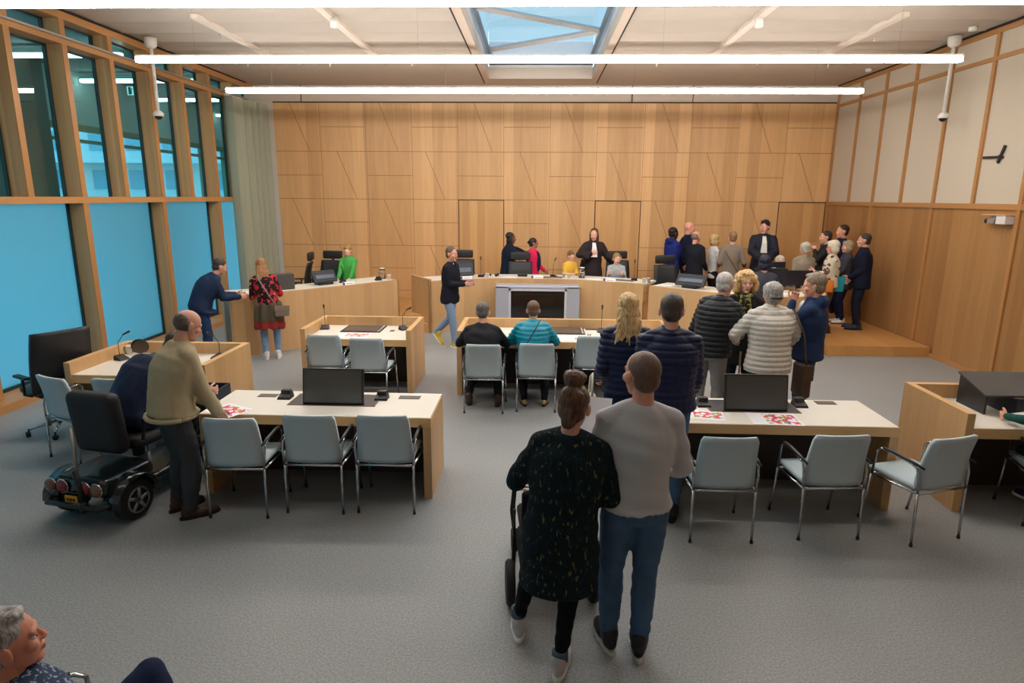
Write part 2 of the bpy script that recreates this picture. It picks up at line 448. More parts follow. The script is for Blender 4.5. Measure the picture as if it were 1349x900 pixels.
for n, (dx0, dx1) in enumerate([(-1.85, -.78), (1.35, 2.41), (5.57, 6.63)], 1):
    g = G().box(dx0+.015, YB-.022, .17, dx1-.015, YB-.006, 2.50)
    d = struct('door_%d' % n, g, wood('oak_veneer_door', srgb(208, 164, 112), strip=.18, var=.26), label='flush oak door set in the panelled back wall')
    f = G().box(dx0-.004, YB-.02, .17, dx0+.012, YB-.004, 2.52).box(dx1-.012, YB-.02, .17, dx1+.004, YB-.004, 2.52).box(dx0, YB-.02, 2.503, dx1, YB-.004, 2.525)
    obj('door_frame', f, plain('door_gap_brown', srgb(84, 56, 32), rough=.8), d)

# right wall: oak below, fabric fields between battens above
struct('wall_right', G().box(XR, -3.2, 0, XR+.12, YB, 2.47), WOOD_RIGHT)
struct('wall_right_upper', G().box(XR, -3.2, 2.47, XR+.12, YB, ZC), BEIGE_FABRIC)
g = G()
def bar(g, y0, z0, y1, z1, d=.03): g.box(XR-d, y0, z0, XR+.001, y1, z1)
for z0, z1 in ((2.46, 2.54), (4.58, 4.64), (4.96, 5.03)): bar(g, -3.2, z0, YB, z1)
k = 0
y = YB-.04
while y > -3:
    bar(g, y-.035, 2.47, y+.035, 5.0, .032)
    if k % 2 == 0: bar(g, y-.035, 0, y+.035, 2.47, .032)
    y -= 1.0; k += 1
struct('trim_4', g, WOOD_BATTEN, label='oak battens and rails on the right wall')
struct('trim_5', G().box(XR-.05, -3.2, 5.03, XR+.01, YB, 5.06), GAP, label='black shadow gap where the right wall meets the ceiling')
struct('baseboard_right', G().box(XR-.035, -3.2, 0, XR, 10.7, .07), WOOD_BATTEN)
struct('wall_rear', G().box(-6.9, -3.3, 0, XR+.12, -3.2, ZC), PLASTER)

# left glazed wall: glulam posts, rails, frosted and clear panes
XG = XL-.26
g = G()
tops = [y for y in [YB-1-i for i in range(0, 18)]]
for i, y in enumerate(tops):
    low = (i % 2 == 1)
    if low: g.box(XG-.02, y-.11, 0, XL, y, 2.47)
    g.box(XG-.02, y-.1, 2.55, XL, y, 4.62); g.box(XG-.02, y-.1, 4.68, XL, y, 5.0)
struct('wall_left', g, WOOD_COL)
g = G()
g.box(XG-.02, -3.2, 2.46, XL+.012, YB, 2.55); g.box(XG-.02, -3.2, 4.6, XL+.006, YB, 4.68); g.box(XG-.02, -3.2, 4.93, XL+.006, YB, 5.04)
struct('trim_6', g, WOOD_RAIL, label='oak rails of the glazed left wall')
g = G()
for i, y in enumerate(tops):
    if i % 2 == 1: g.box(XL-.01, y-.1105, 0, XL+.004, y+.0005, 2.465)
    g.box(XL-.01, y-.1005, 2.548, XL+.004, y+.0005, 4.605); g.box(XL-.01, y-.1005, 4.68, XL+.004, y+.0005, 4.94)
struct('trim_7', g, wood('oak_post_face', srgb(182, 132, 82), strip=.9, var=.08), label='smooth oak facing on the post fronts')
struct('trim_8', G().box(XL+.006, -3.2, 4.672, XL+.05, YB-.4, 4.70), plain('blind_rail', srgb(170, 165, 160), metal=.6, rough=.4), label='slim metal rail along the upper oak rail')
struct('trim_9', G().box(XL-.02, -3.2, 5.03, XL+.03, YB-.4, 5.058), GAP, label='black shadow gap over the glazed wall')
struct('baseboard_left', G().box(XG-.05, -3.2, 0, -6.36, YB, .1), WOOD_RAIL)
FROST = frosted('frosted_blue_film', (.50, .78, .86, 1))
CLEAR = tinted_glass('clear_teal_glass', (.56, .86, .90, 1), .2)
GFR = plain('glazing_frame_dark', srgb(24, 52, 54), rough=.5)
wn = 1
for i in range(1, 17, 2):
    y1 = tops[i]-.11; y0 = tops[i+2]+.0 if i+2 < len(tops) else -3.2
    o = struct('window_%d' % wn, G().box(XG, y0, .1, XG+.02, y1, 2.46), FROST); wn += 1
    f = G().box(XG-.005, y1-.035, .1, XG+.05, y1, 2.46).box(XG-.005, y0, .1, XG+.05, y0+.03, 2.46).box(XG-.005, y0, .1, XG+.05, y1, .14)
    obj('window_frame', f, GFR, o)
o = struct('window_%d' % wn, G().box(XG, tops[1], .1, XG+.02, YB, 2.46), FROST); wn += 1
for i in range(-1, len(tops)-1):
    y1 = tops[i]-.1 if i >= 0 else YB; y0 = tops[i+1]
    for z0, z1 in ((2.55, 4.6), (4.68, 4.93)):
        if z0 > 4 and i > 12: continue
        o = struct('window_%d' % wn if wn != 20 else 'window_99', G().box(XG, y0, z0, XG+.02, y1, z1), CLEAR); wn += 1
        f = G().box(XG-.005, y1-.03, z0, XG+.04, y1, z1).box(XG-.005, y0, z0, XG+.04, y0+.022, z1).box(XG-.005, y0, z1-.025, XG+.04, y1, z1)
        obj('window_frame', f, GFR, o)

# hall beyond the glass
TEALGREY = plain('hall_ceiling_paint', srgb(150, 160, 158), rough=.8)
HALLW = plain('hall_wall_paint', srgb(120, 128, 122), rough=.85)
struct('floor_hall', G().box(-14, -3.2, -.1, XG-.06, 30, 0), plain('hall_floor', srgb(190, 190, 186), rough=.6))
struct('wall_hall_lintel', G().box(-9.55, -3.2, 3.97, -9.4, 27, 5.0), plain('hall_lintel_paint', srgb(196, 200, 192), rough=.8))
struct('ceiling_hall', G().box(-9.6, -3.2, 5.0, XG-.06, 30, 5.12), TEALGREY)
struct('wall_hall_far', G().box(-12.3, 27, 0, XG-.06, 27.2, 5.0), HALLW)
struct('wall_hall_side', G().box(XG+.0, YB+.36, 0, XG+.2, 27, 5.0), HALLW)
g = G().box(-9.3, 10.75, 0, -9.0, 12.0, 5.0)
struct('wall_hall_pier', g, plain('hall_pier_paint', srgb(96, 104, 98), rough=.85))
FRM = plain('facade_frame', srgb(132, 140, 112), rough=.5)
g = G(); 
g.box(-9.5, -3.2, 3.85, -9.35, 27, 3.97); g.box(-9.5, -3.2, 3.62, -9.35, 27, 3.68); g.box(-9.5, -3.2, 0, -9.35, 27, .06)
yy = 0.
while yy < 27:
    g.box(-9.52, yy, 0, -9.33, yy+.10, 3.9); yy += 1.3
struct('wall_hall_facade', g, FRM)
o = struct('window_60', G().box(-9.43, -3.2, .06, -9.41, 27, 3.85), tinted_glass('facade_glass', (.75, .92, .94, 1)))
HL = emission('hall_lamp_light', (1, .93, .86, 1), 9)
for i, (y, x) in enumerate([(8.6, -8.1), (11.0, -8.1), (13.4, -8.1), (16, -8.1), (19, -8.1)]):
    o = tag(obj('linear_lamp', G().box(x-1.2, y, 4.80, x+1.2, y+.1, 4.86), HL), None, 'lamp', 'hall lamps')
    obj('lamp_housing', G().box(x-1.2, y, 4.865, x+1.2, y+.1, 4.92), WHITE_PAINT, o)
    o['label'] = 'white linear lamp on the ceiling of the hall beyond the glazed wall'
o = obj('exit_sign', G().box(-8.16, 13.1, 4.5, -7.78, 13.14, 4.68), plain('exit_green', srgb(20, 140, 100), emit=.9), None)
tag(o, 'green exit sign with an upward arrow hanging in the hall beyond the glass', 'sign')
g = G(); yk = 13.09
g.box(-8.15, yk, 4.51, -8.03, 13.1, 4.67)
g.box(-7.905, yk, 4.53, -7.885, 13.1, 4.62).add([(-7.94, yk, 4.6), (-7.85, yk, 4.6), (-7.895, yk, 4.655)], [(0, 1, 2)])
obj('pictogram', g, plain('exit_white', srgb(235, 245, 240), emit=1.), o)
g = G().box(-8.12, yk-.006, 4.52, -8.07, yk, 4.66).tube([(-8.055, yk-.004, 4.53), (-8.06, yk-.004, 4.59), (-8.045, yk-.004, 4.64)], .008, 6)
obj('running_figure', g, plain('exit_green2', srgb(20, 120, 90)), o)

# building across the street
b = obj('apartment_building', G().box(-46, 52, -8, -24, 64, 9), plain('far_building', srgb(225, 228, 226), rough=.8))
tag(b, 'white building with balconies seen through the hall windows', 'building')
bw = plain('far_window', srgb(150, 185, 200), rough=.2)
for r_ in range(5):
    for c in range(7):
        x = -45+c*3; z = -6+r_*3
        obj('window', G().box(x, 51.9, z, x+1.8, 51.99, z+1.5), bw, b)
    obj('balcony', G().box(-46, 50.8, -7+r_*3, -24, 51.98, -6.7+r_*3), plain('far_slab', srgb(240, 240, 240)), b)
b = obj('office_building', G().box(-60, 18, -8, -38, 44, 7.5), plain('far_building_b', srgb(205, 214, 214), rough=.8))
tag(b, 'pale office building far behind the hall windows', 'building')
for r_ in range(5):
    [obj('window_band', G().box(-38, 18.5+q_*4.2, -6.4+r_*2.8, -37.9, 21.2+q_*4.2, -5+r_*2.8), bw, b) for q_ in range(6)]
tag(obj('street_ground', G().box(-90, -40, -8.3, -14, 110, -8), plain('street_grey', srgb(120, 122, 120))), kind='structure')

# curtain
g = G(); n = 110; vs = []
for j, z in enumerate([.12, 1.2, 2.4, 3.6, 4.6]):
    for i in range(n+1):
        t = i/n; x = -6.45+.26*t; y = 13.75+1.42*t
        a = .11*(1-2*abs(sin(t*pi*6.5+.4*sin(t*19)))**.7)*(.75+.25*sin(t*17+j*.25)); vs.append((x+a, y, z))
for j, z in enumerate([.12, 1.2, 2.4, 3.6, 4.6]):
    for i in range(n+1):
        t = i/n; x = -6.46+.26*t; y = 13.75+1.42*t
        a = .11*(1-2*abs(sin(t*pi*6.5+.4*sin(t*19)))**.7)*(.75+.25*sin(t*17+j*.25)); vs.append((x+a-.008, y, z))
fs = [(j*(n+1)+i, j*(n+1)+i+1, (j+1)*(n+1)+i+1, (j+1)*(n+1)+i) for j in range(4) for i in range(n)]
K = 5*(n+1); fs += [tuple(q+K for q in reversed(f)) for f in fs]
c = obj('curtain', g.add(vs, fs), cloth('curtain', (168, 170, 150)), None, True)
tag(c, 'long grey-green pleated curtain hanging in the corner beside the glazed wall', 'curtain')
obj('curtain_track', G().box(-6.5, 13.7, 4.6, -6.42, 14.4, 4.63).add([], []), WHITE_PAINT, c)

# ------------------------------------------------------------------ lamps and ceiling devices
LAMP = emission('lamp_light', (1, .93, .85, 1), 41)
lamp_w = ['long white linear lamp nearest the top edge, crossing the whole room', 'long white linear lamp hanging second from the panelled back wall', 'long white linear lamp hanging closest to the panelled back wall']
for y, lb in zip((6.42, 8.98, 11.52), lamp_w):
    o = empty('linear_lamp', (0, y, 4.35)); tag(o, lb, 'lamp', 'suspended linear lamps')
    obj('diffuser', G().box(-5.4, -.045, -.03, 5.4, .045, .03), LAMP, o)
    obj('lamp_housing', G().box(-5.4, -.04, .031, 5.4, .04, .06), WHITE_PAINT, o)
    for x in (-4.6, -1.6, 1.6, 4.6): obj('wire', G().tube([(x, 0, .05), (x, 0, .7)], .0015, 5), CHROME, o)
o = empty('linear_lamp', (0, 3.0, 4.35)); tag(o, 'long white linear lamp over the public seats', 'lamp', 'suspended linear lamps')
obj('diffuser', G().box(-5.4, -.045, -.03, 5.4, .045, .03), emission('lamp_light_dim', (1, .93, .85, 1), 8), o)
obj('lamp_housing', G().box(-5.4, -.04, .031, 5.4, .04, .06), WHITE_PAINT, o)
for x, y, lb in ((-6.28, 10.86, 'white dome camera on a long pole in front of the glazed wall'), (6.4, 10.87, 'white dome camera on a long pole in front of the fabric wall')):
    o = empty('dome_camera', (x, y, 3.8)); tag(o, lb, 'camera')
    obj('pole', G().lathe([(.028, .1), (.028, 1.25)], 12), WHITE_PAINT, o, True)
    obj('ceiling_plate', G().lathe([(.05, 1.1), (.09, 1.13), (.1, 1.25)], 16), WHITE_PAINT, o, True)
    obj('camera_housing', G().lathe([(.075, .05), (.08, .06), (.08, .1), (.04, .14)], 18), WHITE_PAINT, o, True)
    obj('dome', G().ell((0, 0, .055), (.062, .062, .058)), plain('smoked_dome', srgb(40, 34, 38), rough=.1), o, True)
for x, y, lb in ((-2.9, 9.65, 'small white cylindrical sensor on the ceiling, on the glazed side'), (3.03, 9.7, 'small white cylindrical sensor on the ceiling, on the clock side')):
    o = tag(obj('ceiling_sensor', G().lathe([(.03, 4.90), (.06, 4.91), (.06, ZC)], 16), WHITE_PAINT, None, True, (x, y, 0)), lb, 'sensor')
for x, y, lb in ((6.3, 10.3, 'round white smoke detector beside the dome camera pole'), (6.35, 13.4, 'round white smoke detector near the far corner')):
    o = tag(obj('smoke_detector', G().lathe([(.035, ZC-.06), (.055, ZC-.05), (.06, ZC-.01), (.06, ZC)], 18), WHITE_PAINT, None, True, (x, y, 0)), lb, 'smoke detector')
for i, (x, y) in enumerate([(-5.0, 10.6), (-4.0, 12.9), (-2.4, 12.8), (2.2, 12.9), (4.0, 12.7), (5.2, 10.9), (-5.6, 12.9), (5.4, 13.0)]):
    o = obj('sprinkler_head', G().lathe([(.022, ZC-.055), (.022, ZC-.05), (.008, ZC-.045), (.008, ZC-.02), (.02, ZC-.015), (.02, ZC)], 10), WHITE_PAINT, None, True, (x, y, 0))
    tag(o, 'tiny white sprinkler head under the ceiling', 'sprinkler', 'sprinkler heads')
for i, (x, y0, y1) in enumerate([(-2.95, 9.0, 12.1), (-4.88, 9.6, 12.2), (3.03, 9.0, 12.1), (4.95, 9.6, 12.2)]):
    g = G().box(x-.055, y0, ZC-.03, x+.055, y1, ZC+.03)
    struct('trim_%d' % (20+i), g, plain('duct_white', srgb(226, 214, 202), rough=.5), label='narrow pale strip running lengthwise on the ceiling')

# clock: hands only
o = empty('wall_clock', (XR-.008, 9.8, 3.2)); tag(o, 'black wall clock hands without a dial on the fabric wall', 'clock')
g = G()
def hand(dy, dz, l0, l1, w):
    d = V((0, dy, dz)).normalized(); n = V((0, -d.z, d.y))*w; g = G()
    vs = [-d*l0-n, -d*l0+n, d*l1+n, d*l1-n]; vs += [p+V((-.02, 0, 0)) for p in vs]
    return g.add(vs, [(0, 1, 2, 3), (7, 6, 5, 4), (0, 4, 5, 1), (1, 5, 6, 2), (2, 6, 7, 3), (3, 7, 4, 0)])
obj('minute_hand', hand(1, .03, .06, .36, .018), BLACK_PL, o)
obj('hour_hand', hand(-.42, 1, .09, .17, .02), BLACK_PL, o)
obj('hub', G().lathe([(.03, 0), (.03, .03)], 14, mat=RY(-pi/2)), BLACK_PL, o)
o = empty('security_camera', (XR, 9.45, 2.33)); tag(o, 'small box camera with a black lens on the wooden wall', 'camera')
obj('junction_box', G().rbox(-.13, -.13, -.07, -.001, .06, .05, .008), WHITE_PAINT, o)
obj('bracket', G().box(-.14, -.14, .052, -.001, .36, .06), plain('bracket_beige', srgb(220, 190, 150)), o)
obj('camera_body', G().rbox(-.11, .12, -.07, -.05, .27, 0, .01).box(-.09, .06, .0, -.06, .2, .052), plain('cam_grey', srgb(150, 140, 140)), o)
obj('lens', G().lathe([(.032, 0), (.036, .05)], 12, mat=T(-.08, .27, -.035) @ RX(-pi/2)), BLACK_PL, o)

# ------------------------------------------------------------------ platform and judges' bench
def smooth_path(pts, n=10):
    pts = [V((p[0], p[1], 0)) for p in pts]; P = [pts[0]*2-pts[1]]+pts+[pts[-1]*2-pts[-2]]; out = []
    for i in range(1, len(P)-2):
        for k in range(n):
            t = k/n; a, b, c, d = P[i-1], P[i], P[i+1], P[i+2]
            out.append(.5*((2*b)+(c-a)*t+(2*a-5*b+4*c-d)*t*t+(3*b-a-3*c+d)*t**3))
    out.append(P[-2]); return out
def offset_path(path, d):
    out = []
    for i, p in enumerate(path):
        t = (path[min(i+1, len(path)-1)]-path[max(i-1, 0)]).normalized(); out.append(p+V((-t.y, t.x, 0))*d)
    return out
def ribbon(g, path, d0, d1, z0, z1, mi=0):
    a, b = offset_path(path, d0), offset_path(path, d1); n = len(path); vs = []
    for p, q in zip(a, b): vs += [(p.x, p.y, z0), (q.x, q.y, z0), (q.x, q.y, z1), (p.x, p.y, z1)]
    fs = [(0, 1, 2, 3), (4*n-4, 4*n-1, 4*n-2, 4*n-3)]
    for i in range(n-1):
        for k in range(4):
            fs.append((4*i+k, 4*i+4+k, 4*i+4+(k+1) % 4, 4*i+(k+1) % 4))
    return g.add(vs, fs, mi)
LD = smooth_path([(-4.92, 9.93), (-4.50, 10.22), (-4.05, 10.66), (-3.62, 11.12), (-3.22, 11.55), (-2.88, 11.95), (-2.66, 12.2)])
BC = smooth_path([(-2.04, 12.02), (-1.6, 12.32), (-1.1, 12.52), (-.4, 12.64), (.3, 12.62), (1.0, 12.46), (1.6, 12.22), (2.02, 12.0)])
BR = smooth_path([(2.10, 11.86), (2.5, 11.55), (3.0, 11.15), (3.5, 10.85), (4.0, 10.68), (4.5, 10.72), (4.95, 10.95)])
def bench(name, path, label, top, ends=(1, 1), z0=0):
    o = empty(name, tuple(path[0])); o.location = (0, 0, 0); tag(o, label, 'desk')
    obj('front_panel', ribbon(G(), path, 0, .05, z0, top), WOOD_DESK, o)
    obj('top_rim', ribbon(G(), path, -.002, .052, top, top+.012), WOOD_EDGE, o)
    obj('table_top', ribbon(G(), path, .052, .75, top-.035, top+.004), WHITE_TOP, o)
    for e, k in zip(ends, (0, -1)):
        if not e: continue
        p = path[k]; q = path[1 if k == 0 else -2]; t = ((q-p) if k == 0 else (p-q)).normalized()
        nrm = V((-t.y, t.x, 0)); s = 1 if k == 0 else -1
        a = p+nrm*0; b = p+nrm*.84; w = t*.05*s
        poly = [a, b, b+w, a+w]
        obj('side_panel', G().prism(poly, z0, top+(.05 if e == 2 else .012)), WOOD_DESK, o)
    return o
bench('clerk_desk', LD, 'curved oak desk with white top beside the glazed wall, the boy in green behind it', 1.0, (0, 1))
obj_ = bench('judges_bench', BC, 'long curved oak bench with white top behind the silver display cabinet', 1.0, (2, 0))
bench('bench_wing', BR, 'curved oak bench section ending in a raised side panel near the right wall', .985, (0, 2))
# open end of clerk desk: pale reveal and grey modesty panel
p = LD[0]; t = (LD[1]-LD[0]).normalized(); nr = V((-t.y, t.x, 0))
ld = [o for o in COL.objects if o.name == 'clerk_desk'][0]
obj('side_panel', G().prism([p+nr*.05, p+nr*.40, p+nr*.40+t*.03, p+nr*.05+t*.03], 0, .96), plain('modesty_grey', srgb(128, 122, 112), rough=.5), ld)
obj('end_post', G().prism([p+nr*.62, p+nr*.82, p+nr*.82+t*.03, p+nr*.62+t*.03], 0, .96), plain('end_beige', srgb(188, 172, 150), rough=.5), ld)

plat = [(XR-.02, 10.7), (4.95, 10.7), (4.9, 11.1)]
inner = [q for pth in (BR, BC, LD) for q in reversed(offset_path(pth, .055))]
plat += [(q.x, q.y) for q in inner if not (q.x > 4.85)]
plat += [(-4.97, 10.02), (-4.97, YB-.02), (XR-.02, YB-.02)]
g = G(); vs = [(x, y, .168) for x, y in plat]
g.prism(plat, 0.0, .17)
o = struct('floor_platform', g, WOOD_FLOOR)

# ------------------------------------------------------------------ desks on the floor
def enclosed_desk(x0, x1, y0, y1, label, h=.87, t=.065):
    o = empty('enclosed_desk', ((x0+x1)/2, y0, 0)); tag(o, label, 'desk', 'oak desks on the courtroom floor'); mt = T(-(x0+x1)/2, -y0, 0)
    for a, b in ((x0, x0+t), (x1-t, x1)):
        s = obj('side_panel', G().box(a, y0, 0, b, y1, h, mat=mt), WOOD_DESK, o)
    obj('back_panel', G().box(x0+t, y1-t, 0, x1-t, y1, h, mat=mt), WOOD_DESK, o)
    obj('top_rim', G().box(x0, y0, h, x0+t, y1, h+.006, mat=mt).box(x1-t, y0, h, x1, y1, h+.006, mat=mt).box(x0+t, y1-t, h, x1-t, y1, h+.006, mat=mt), WOOD_EDGE, o)
    obj('table_top', G().box(x0+t, y0+.02, .72, x1-t, y1-t, .745, mat=mt), WHITE_TOP, o)
    obj('table_edge', G().box(x0+t, y0+.012, .655, x1-t, y0+.04, .742, mat=mt), WOOD_EDGE, o)
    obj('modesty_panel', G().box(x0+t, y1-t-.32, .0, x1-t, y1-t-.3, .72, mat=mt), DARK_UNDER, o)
    return o
def open_desk(x0, x1, y0, y1, label, t=.07):
    o = empty('open_desk', ((x0+x1)/2, y0, 0)); tag(o, label, 'desk', 'oak desks on the courtroom floor'); mt = T(-(x0+x1)/2, -y0, 0)
    obj('table_top', G().box(x0+.006, y0+.006, .73, x1-.006, y1-.006, .745, mat=mt), WHITE_TOP, o)
    obj('table_edge', G().box(x0, y0, .66, x1, y0+.03, .74, mat=mt).box(x0, y1-.03, .66, x1, y1, .74, mat=mt).box(x0, y0+.03, .66, x1, y1-.03, .73, mat=mt), WOOD_EDGE, o)
    for a, b in ((x0, x0+t), (x1-t, x1)): obj('side_panel', G().box(a, y0, 0, b, y1, .66, mat=mt), WOOD_DESK, o)
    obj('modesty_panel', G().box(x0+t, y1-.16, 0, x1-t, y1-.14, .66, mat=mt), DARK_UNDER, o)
    return o
enclosed_desk(-4.9, -3.4, 6.22, 7.28, 'oak desk with raised rim beside the glazed wall, behind the mobility scooter')
enclosed_desk(-3.1, -1.63, 8.1, 9.1, 'oak desk with raised rim and two empty grey chairs, before the curved clerk desk')
enclosed_desk(-1.03, 1.84, 8.12, 9.1, 'wide oak desk with raised rim, a seated couple at it')
enclosed_desk(3.57, 5.6, 5.12, 6.05, 'oak desk with raised rim at the right edge with a black hood on it')
open_desk(-2.9, -.88, 5.12, 5.82, 'open white-topped oak desk with three grey chairs tucked at it, beside the man in beige')
open_desk(.98, 3.04, 5.12, 5.84, 'open white-topped oak desk in front of the group in padded jackets')

# ------------------------------------------------------------------ display cabinet
o = empty('display_cabinet', (.02, 12.12, 0)); tag(o, 'silver-grey cabinet with a dark screen standing against the front of the curved bench', 'cabinet')
SIL = plain('silver_grey', srgb(176, 178, 190), rough=.4, metal=.2)
g = G().rbox(-.8, 0, 0, -.53, .36, .93, .02).rbox(.55, 0, 0, .82, .36, .93, .02).rbox(-.8, 0, .87, .82, .36, .935, .02).box(-.55, .1, 0, .57, .34, .88)
obj('cabinet_body', g, SIL, o)
obj('screen_frame', G().box(-.54, -.012, 0, -.50, .1, .87).box(.53, -.012, 0, .57, .1, .87).box(-.54, -.012, .835, .57, .1, .87), plain('silver_light', srgb(205, 205, 212), rough=.35), o)
obj('screen', G().box(-.5, .03, .02, .53, .1, .835), plain('tv_black', srgb(14, 14, 18), rough=.08, spec=.7), o)
obj('screen_bezel', G().box(-.44, .024, .28, .47, .031, .29).box(-.44, .024, .76, .47, .031, .77), plain('tv_line', srgb(40, 44, 50), rough=.3), o)
# step block in the gap between the two curved desks
tag(obj('step_block', G().rbox(-2.60, 12.35, .17, -2.10, 12.75, .30, .006), WOOD_DESK), 'low oak step block in the gap between the clerk desk and the bench', 'step')

# ------------------------------------------------------------------ chairs
def visitor_chair():
    o = empty('visitor_chair'); tag(o, None, 'chair')
    W = .235
    # seat pad
    vs = []; g = G().rbox(-.22, -.02, .43, .22, .43, .475, .018)
    obj('seat', g, GREY_SEAT, o, True)
    # curved backrest shell
    g = G(); n = 12; m = 6; A = []; 
    for j in range(n+1):
        t = j/n; z = .445+.43*t; y = -.035-.075*t-.02*sin(pi*t)*-1; w = .232-.022*t-(.015 if j in (0, n) else 0)
        for i in range(m+1):
            u = i/m*2-1; A.append((u*w, y-.022*(1-u*u), z))
    B = [(x, y+.032, z) for x, y, z in A]; k = len(A)
    fs = [(j*(m+1)+i, (j+1)*(m+1)+i, (j+1)*(m+1)+i+1, j*(m+1)+i+1) for j in range(n) for i in range(m)]
    fs += [tuple(q+k for q in reversed(f)) for f in fs]
    for j in range(n):
        fs.append((j*(m+1), j*(m+1)+k, (j+1)*(m+1)+k, (j+1)*(m+1))); a = j*(m+1)+m; b = (j+1)*(m+1)+m; fs.append((a, b, b+k, a+k))
    for i in range(m):
        fs.append((i, i+1, i+1+k, i+k)); a = n*(m+1)+i; fs.append((a, a+k, a+k+1, a+1))
    obj('backrest', g.add(A+B, fs), GREY_SEAT, o, True)
    for s in (-1, 1):
        x = s*W
        obj('leg', G().tube([(x, -.055, .43), (x, -.06, .2), (x, -.065, .012)], .0105, 8), CHROME, o, True)
        l = obj('leg', G().tube([(x*1.06, .36, .42), (x*1.07, .39, .2), (x*1.08, .425, .012)], .0105, 8), CHROME, o, True)
        obj('armrest', G().tube([(x, -.055, .43), (x*1.04, -.05, .56), (x*1.05, -.03, .625), (x*1.05, .02, .645), (x*1.05, .2, .66), (x*1.05, .3, .66), (x*1.05, .34, .63), (x*1.06, .36, .42)], .010, 8), CHROME, o, True)
        obj('arm_pad', G().tube([(x*1.05, -.09, .645), (x*1.05, .02, .66), (x*1.05, .2, .672), (x*1.05, .29, .670)], [.008, .013, .013, .009], 8), BLACK_PL, o, True)
        for yy, xx in ((-.065, x), (.425, x*1.08)): obj('foot_cap', G().lathe([(.013, 0), (.013, .02)], 10, mat=T(xx, yy, 0)), BLACK_PL, o)
    obj('seat_frame', G().tube([(-W, -.055, .428), (W, -.055, .428)], .011, 8).tube([(-W, -.05, .428), (-W*1.05, .36, .42)], .009, 8).tube([(W, -.05, .428), (W*1.05, .36, .42)], .009, 8).tube([(-W*1.05, .36, .42), (W*1.05, .36, .42)], .009, 8), CHROME, o, True)
    return o
vc = visitor_chair()
VG = 'grey visitor chairs'
spots = [(-2.41, 4.76, 2, 'grey chair at the open desk, next to the man in the beige jacket'),
 (-1.81, 4.87, 0, 'grey chair at the open desk, middle one of the three'),
 (-1.22, 4.90, 0, 'grey chair at the open desk, beside the oak end panel'),
 (1.45, 4.57, 1, 'empty grey chair beside the man in the light grey sweater'),
 (2.30, 4.66, 4, 'empty grey chair, middle one in front of the desk with two printed sheets'),
 (3.10, 4.66, 18, 'empty grey chair turned towards the open desk, near the oak desk with the black hood'),
 (-.62, 7.46, 0, 'grey chair holding the man in the black sweater'),
 (.02, 7.55, 0, 'grey chair holding the woman in the turquoise jacket'),
 (.74, 8.02, 2, 'empty grey chair beside the woman in turquoise, at the wide desk'),
 (-2.68, 7.86, -2, 'empty grey chair at the small enclosed desk, the one nearer the clerk desk end'),
 (-2.09, 7.70, -2, 'empty grey chair at the small enclosed desk, the one nearer the wide desk'),
 (-4.62, 5.80, -22, 'grey chair seen from behind between the black office chair and the scooter'),
 (-4.02, 5.78, 0, 'grey chair mostly hidden behind the mobility scooter seat'),
 (4.24, 4.90, -14, 'grey chair at the right edge under the person in the green sleeve'),
 (-1.95, 1.80, -50, 'grey chair under the seated man with white hair in the bottom corner')]
for i, (x, y, a, lb) in enumerate(spots): place(vc, i > 0, (x, y, 0), rad(a), lb, VG)

def office_chair():
    o = empty('office_chair'); tag(o, None, 'chair')
    obj('seat', G().rbox(-.25, -.22, .46, .25, .27, .54, .035), BLACK_LE, o, True)
    g = G(); n = 10; m = 6; A = []
    for j in range(n+1):
        t = j/n; z = .53+.55*t; w = .275-.03*t
        y = -.21-.07*t+.03*sin(pi*t)
        for i in range(m+1):
            u = i/m*2-1; A.append((u*w, y+.025*u*u, z))
    B = [(x, y-.05, z) for x, y, z in A]; k = len(A)
    fs = [(j*(m+1)+i, j*(m+1)+i+1, (j+1)*(m+1)+i+1, (j+1)*(m+1)+i) for j in range(n) for i in range(m)]
    fs += [tuple(q+k for q in reversed(f)) for f in fs]
    for j in range(n):
        fs.append((j*(m+1), (j+1)*(m+1), (j+1)*(m+1)+k, j*(m+1)+k)); a = j*(m+1)+m; b = (j+1)*(m+1)+m; fs.append((a, a+k, b+k, b))
    for i in range(m):
        fs.append((i, i+k, i+1+k, i+1)); a = n*(m+1)+i; fs.append((a, a+1, a+k+1, a+k))
    obj('backrest', g.add(A+B, fs), BLACK_LE, o, True)
    h = obj('headrest', G().rbox(-.215, -.335, 1.11, .215, -.25, 1.28, .03, seg=3), BLACK_LE, o, True)
    obj('headrest_post', G().box(-.03, -.315, 1.0, .03, -.295, 1.14), CHROME, o)
    obj('back_support', G().rbox(-.04, -.33, .40, .04, -.29, .8, .01).rbox(-.04, -.33, .40, .04, .0, .45, .01), BLACK_PL, o)
    for s in (-1, 1):
        obj('armrest', G().tube([(s*.24, -.02, .47), (s*.31, -.02, .5), (s*.31, -.02, .68)], .016, 8).rbox(s*.31-.035, -.14, .68, s*.31+.035, .12, .71, .012), BLACK_PL, o)
    obj('column', G().lathe([(.03, .14), (.03, .4), (.05, .42), (.05, .47)], 14), BLACK_PL, o, True)
    for i in range(5):
        a = 2*pi*i/5+.3; d = V((cos(a), sin(a), 0))
        obj('base_arm', G().tube([d*.03+V((0, 0, .13)), d*.3+V((0, 0, .085))], [.024, .014], 8), CHROME, o, True)
        obj('caster', G().lathe([(.026, -.022), (.03, -.015), (.03, .015), (.026, .022)], 14, mat=T(d.x*.31, d.y*.31, .03) @ RZ(a+pi/2) @ RX(pi/2)).tube([d*.3+V((0, 0, .05)), d*.3+V((0, 0, .09))], .01, 6), BLACK_PL, o, True)
    return o
oc = office_chair()
OG = 'black office chairs'
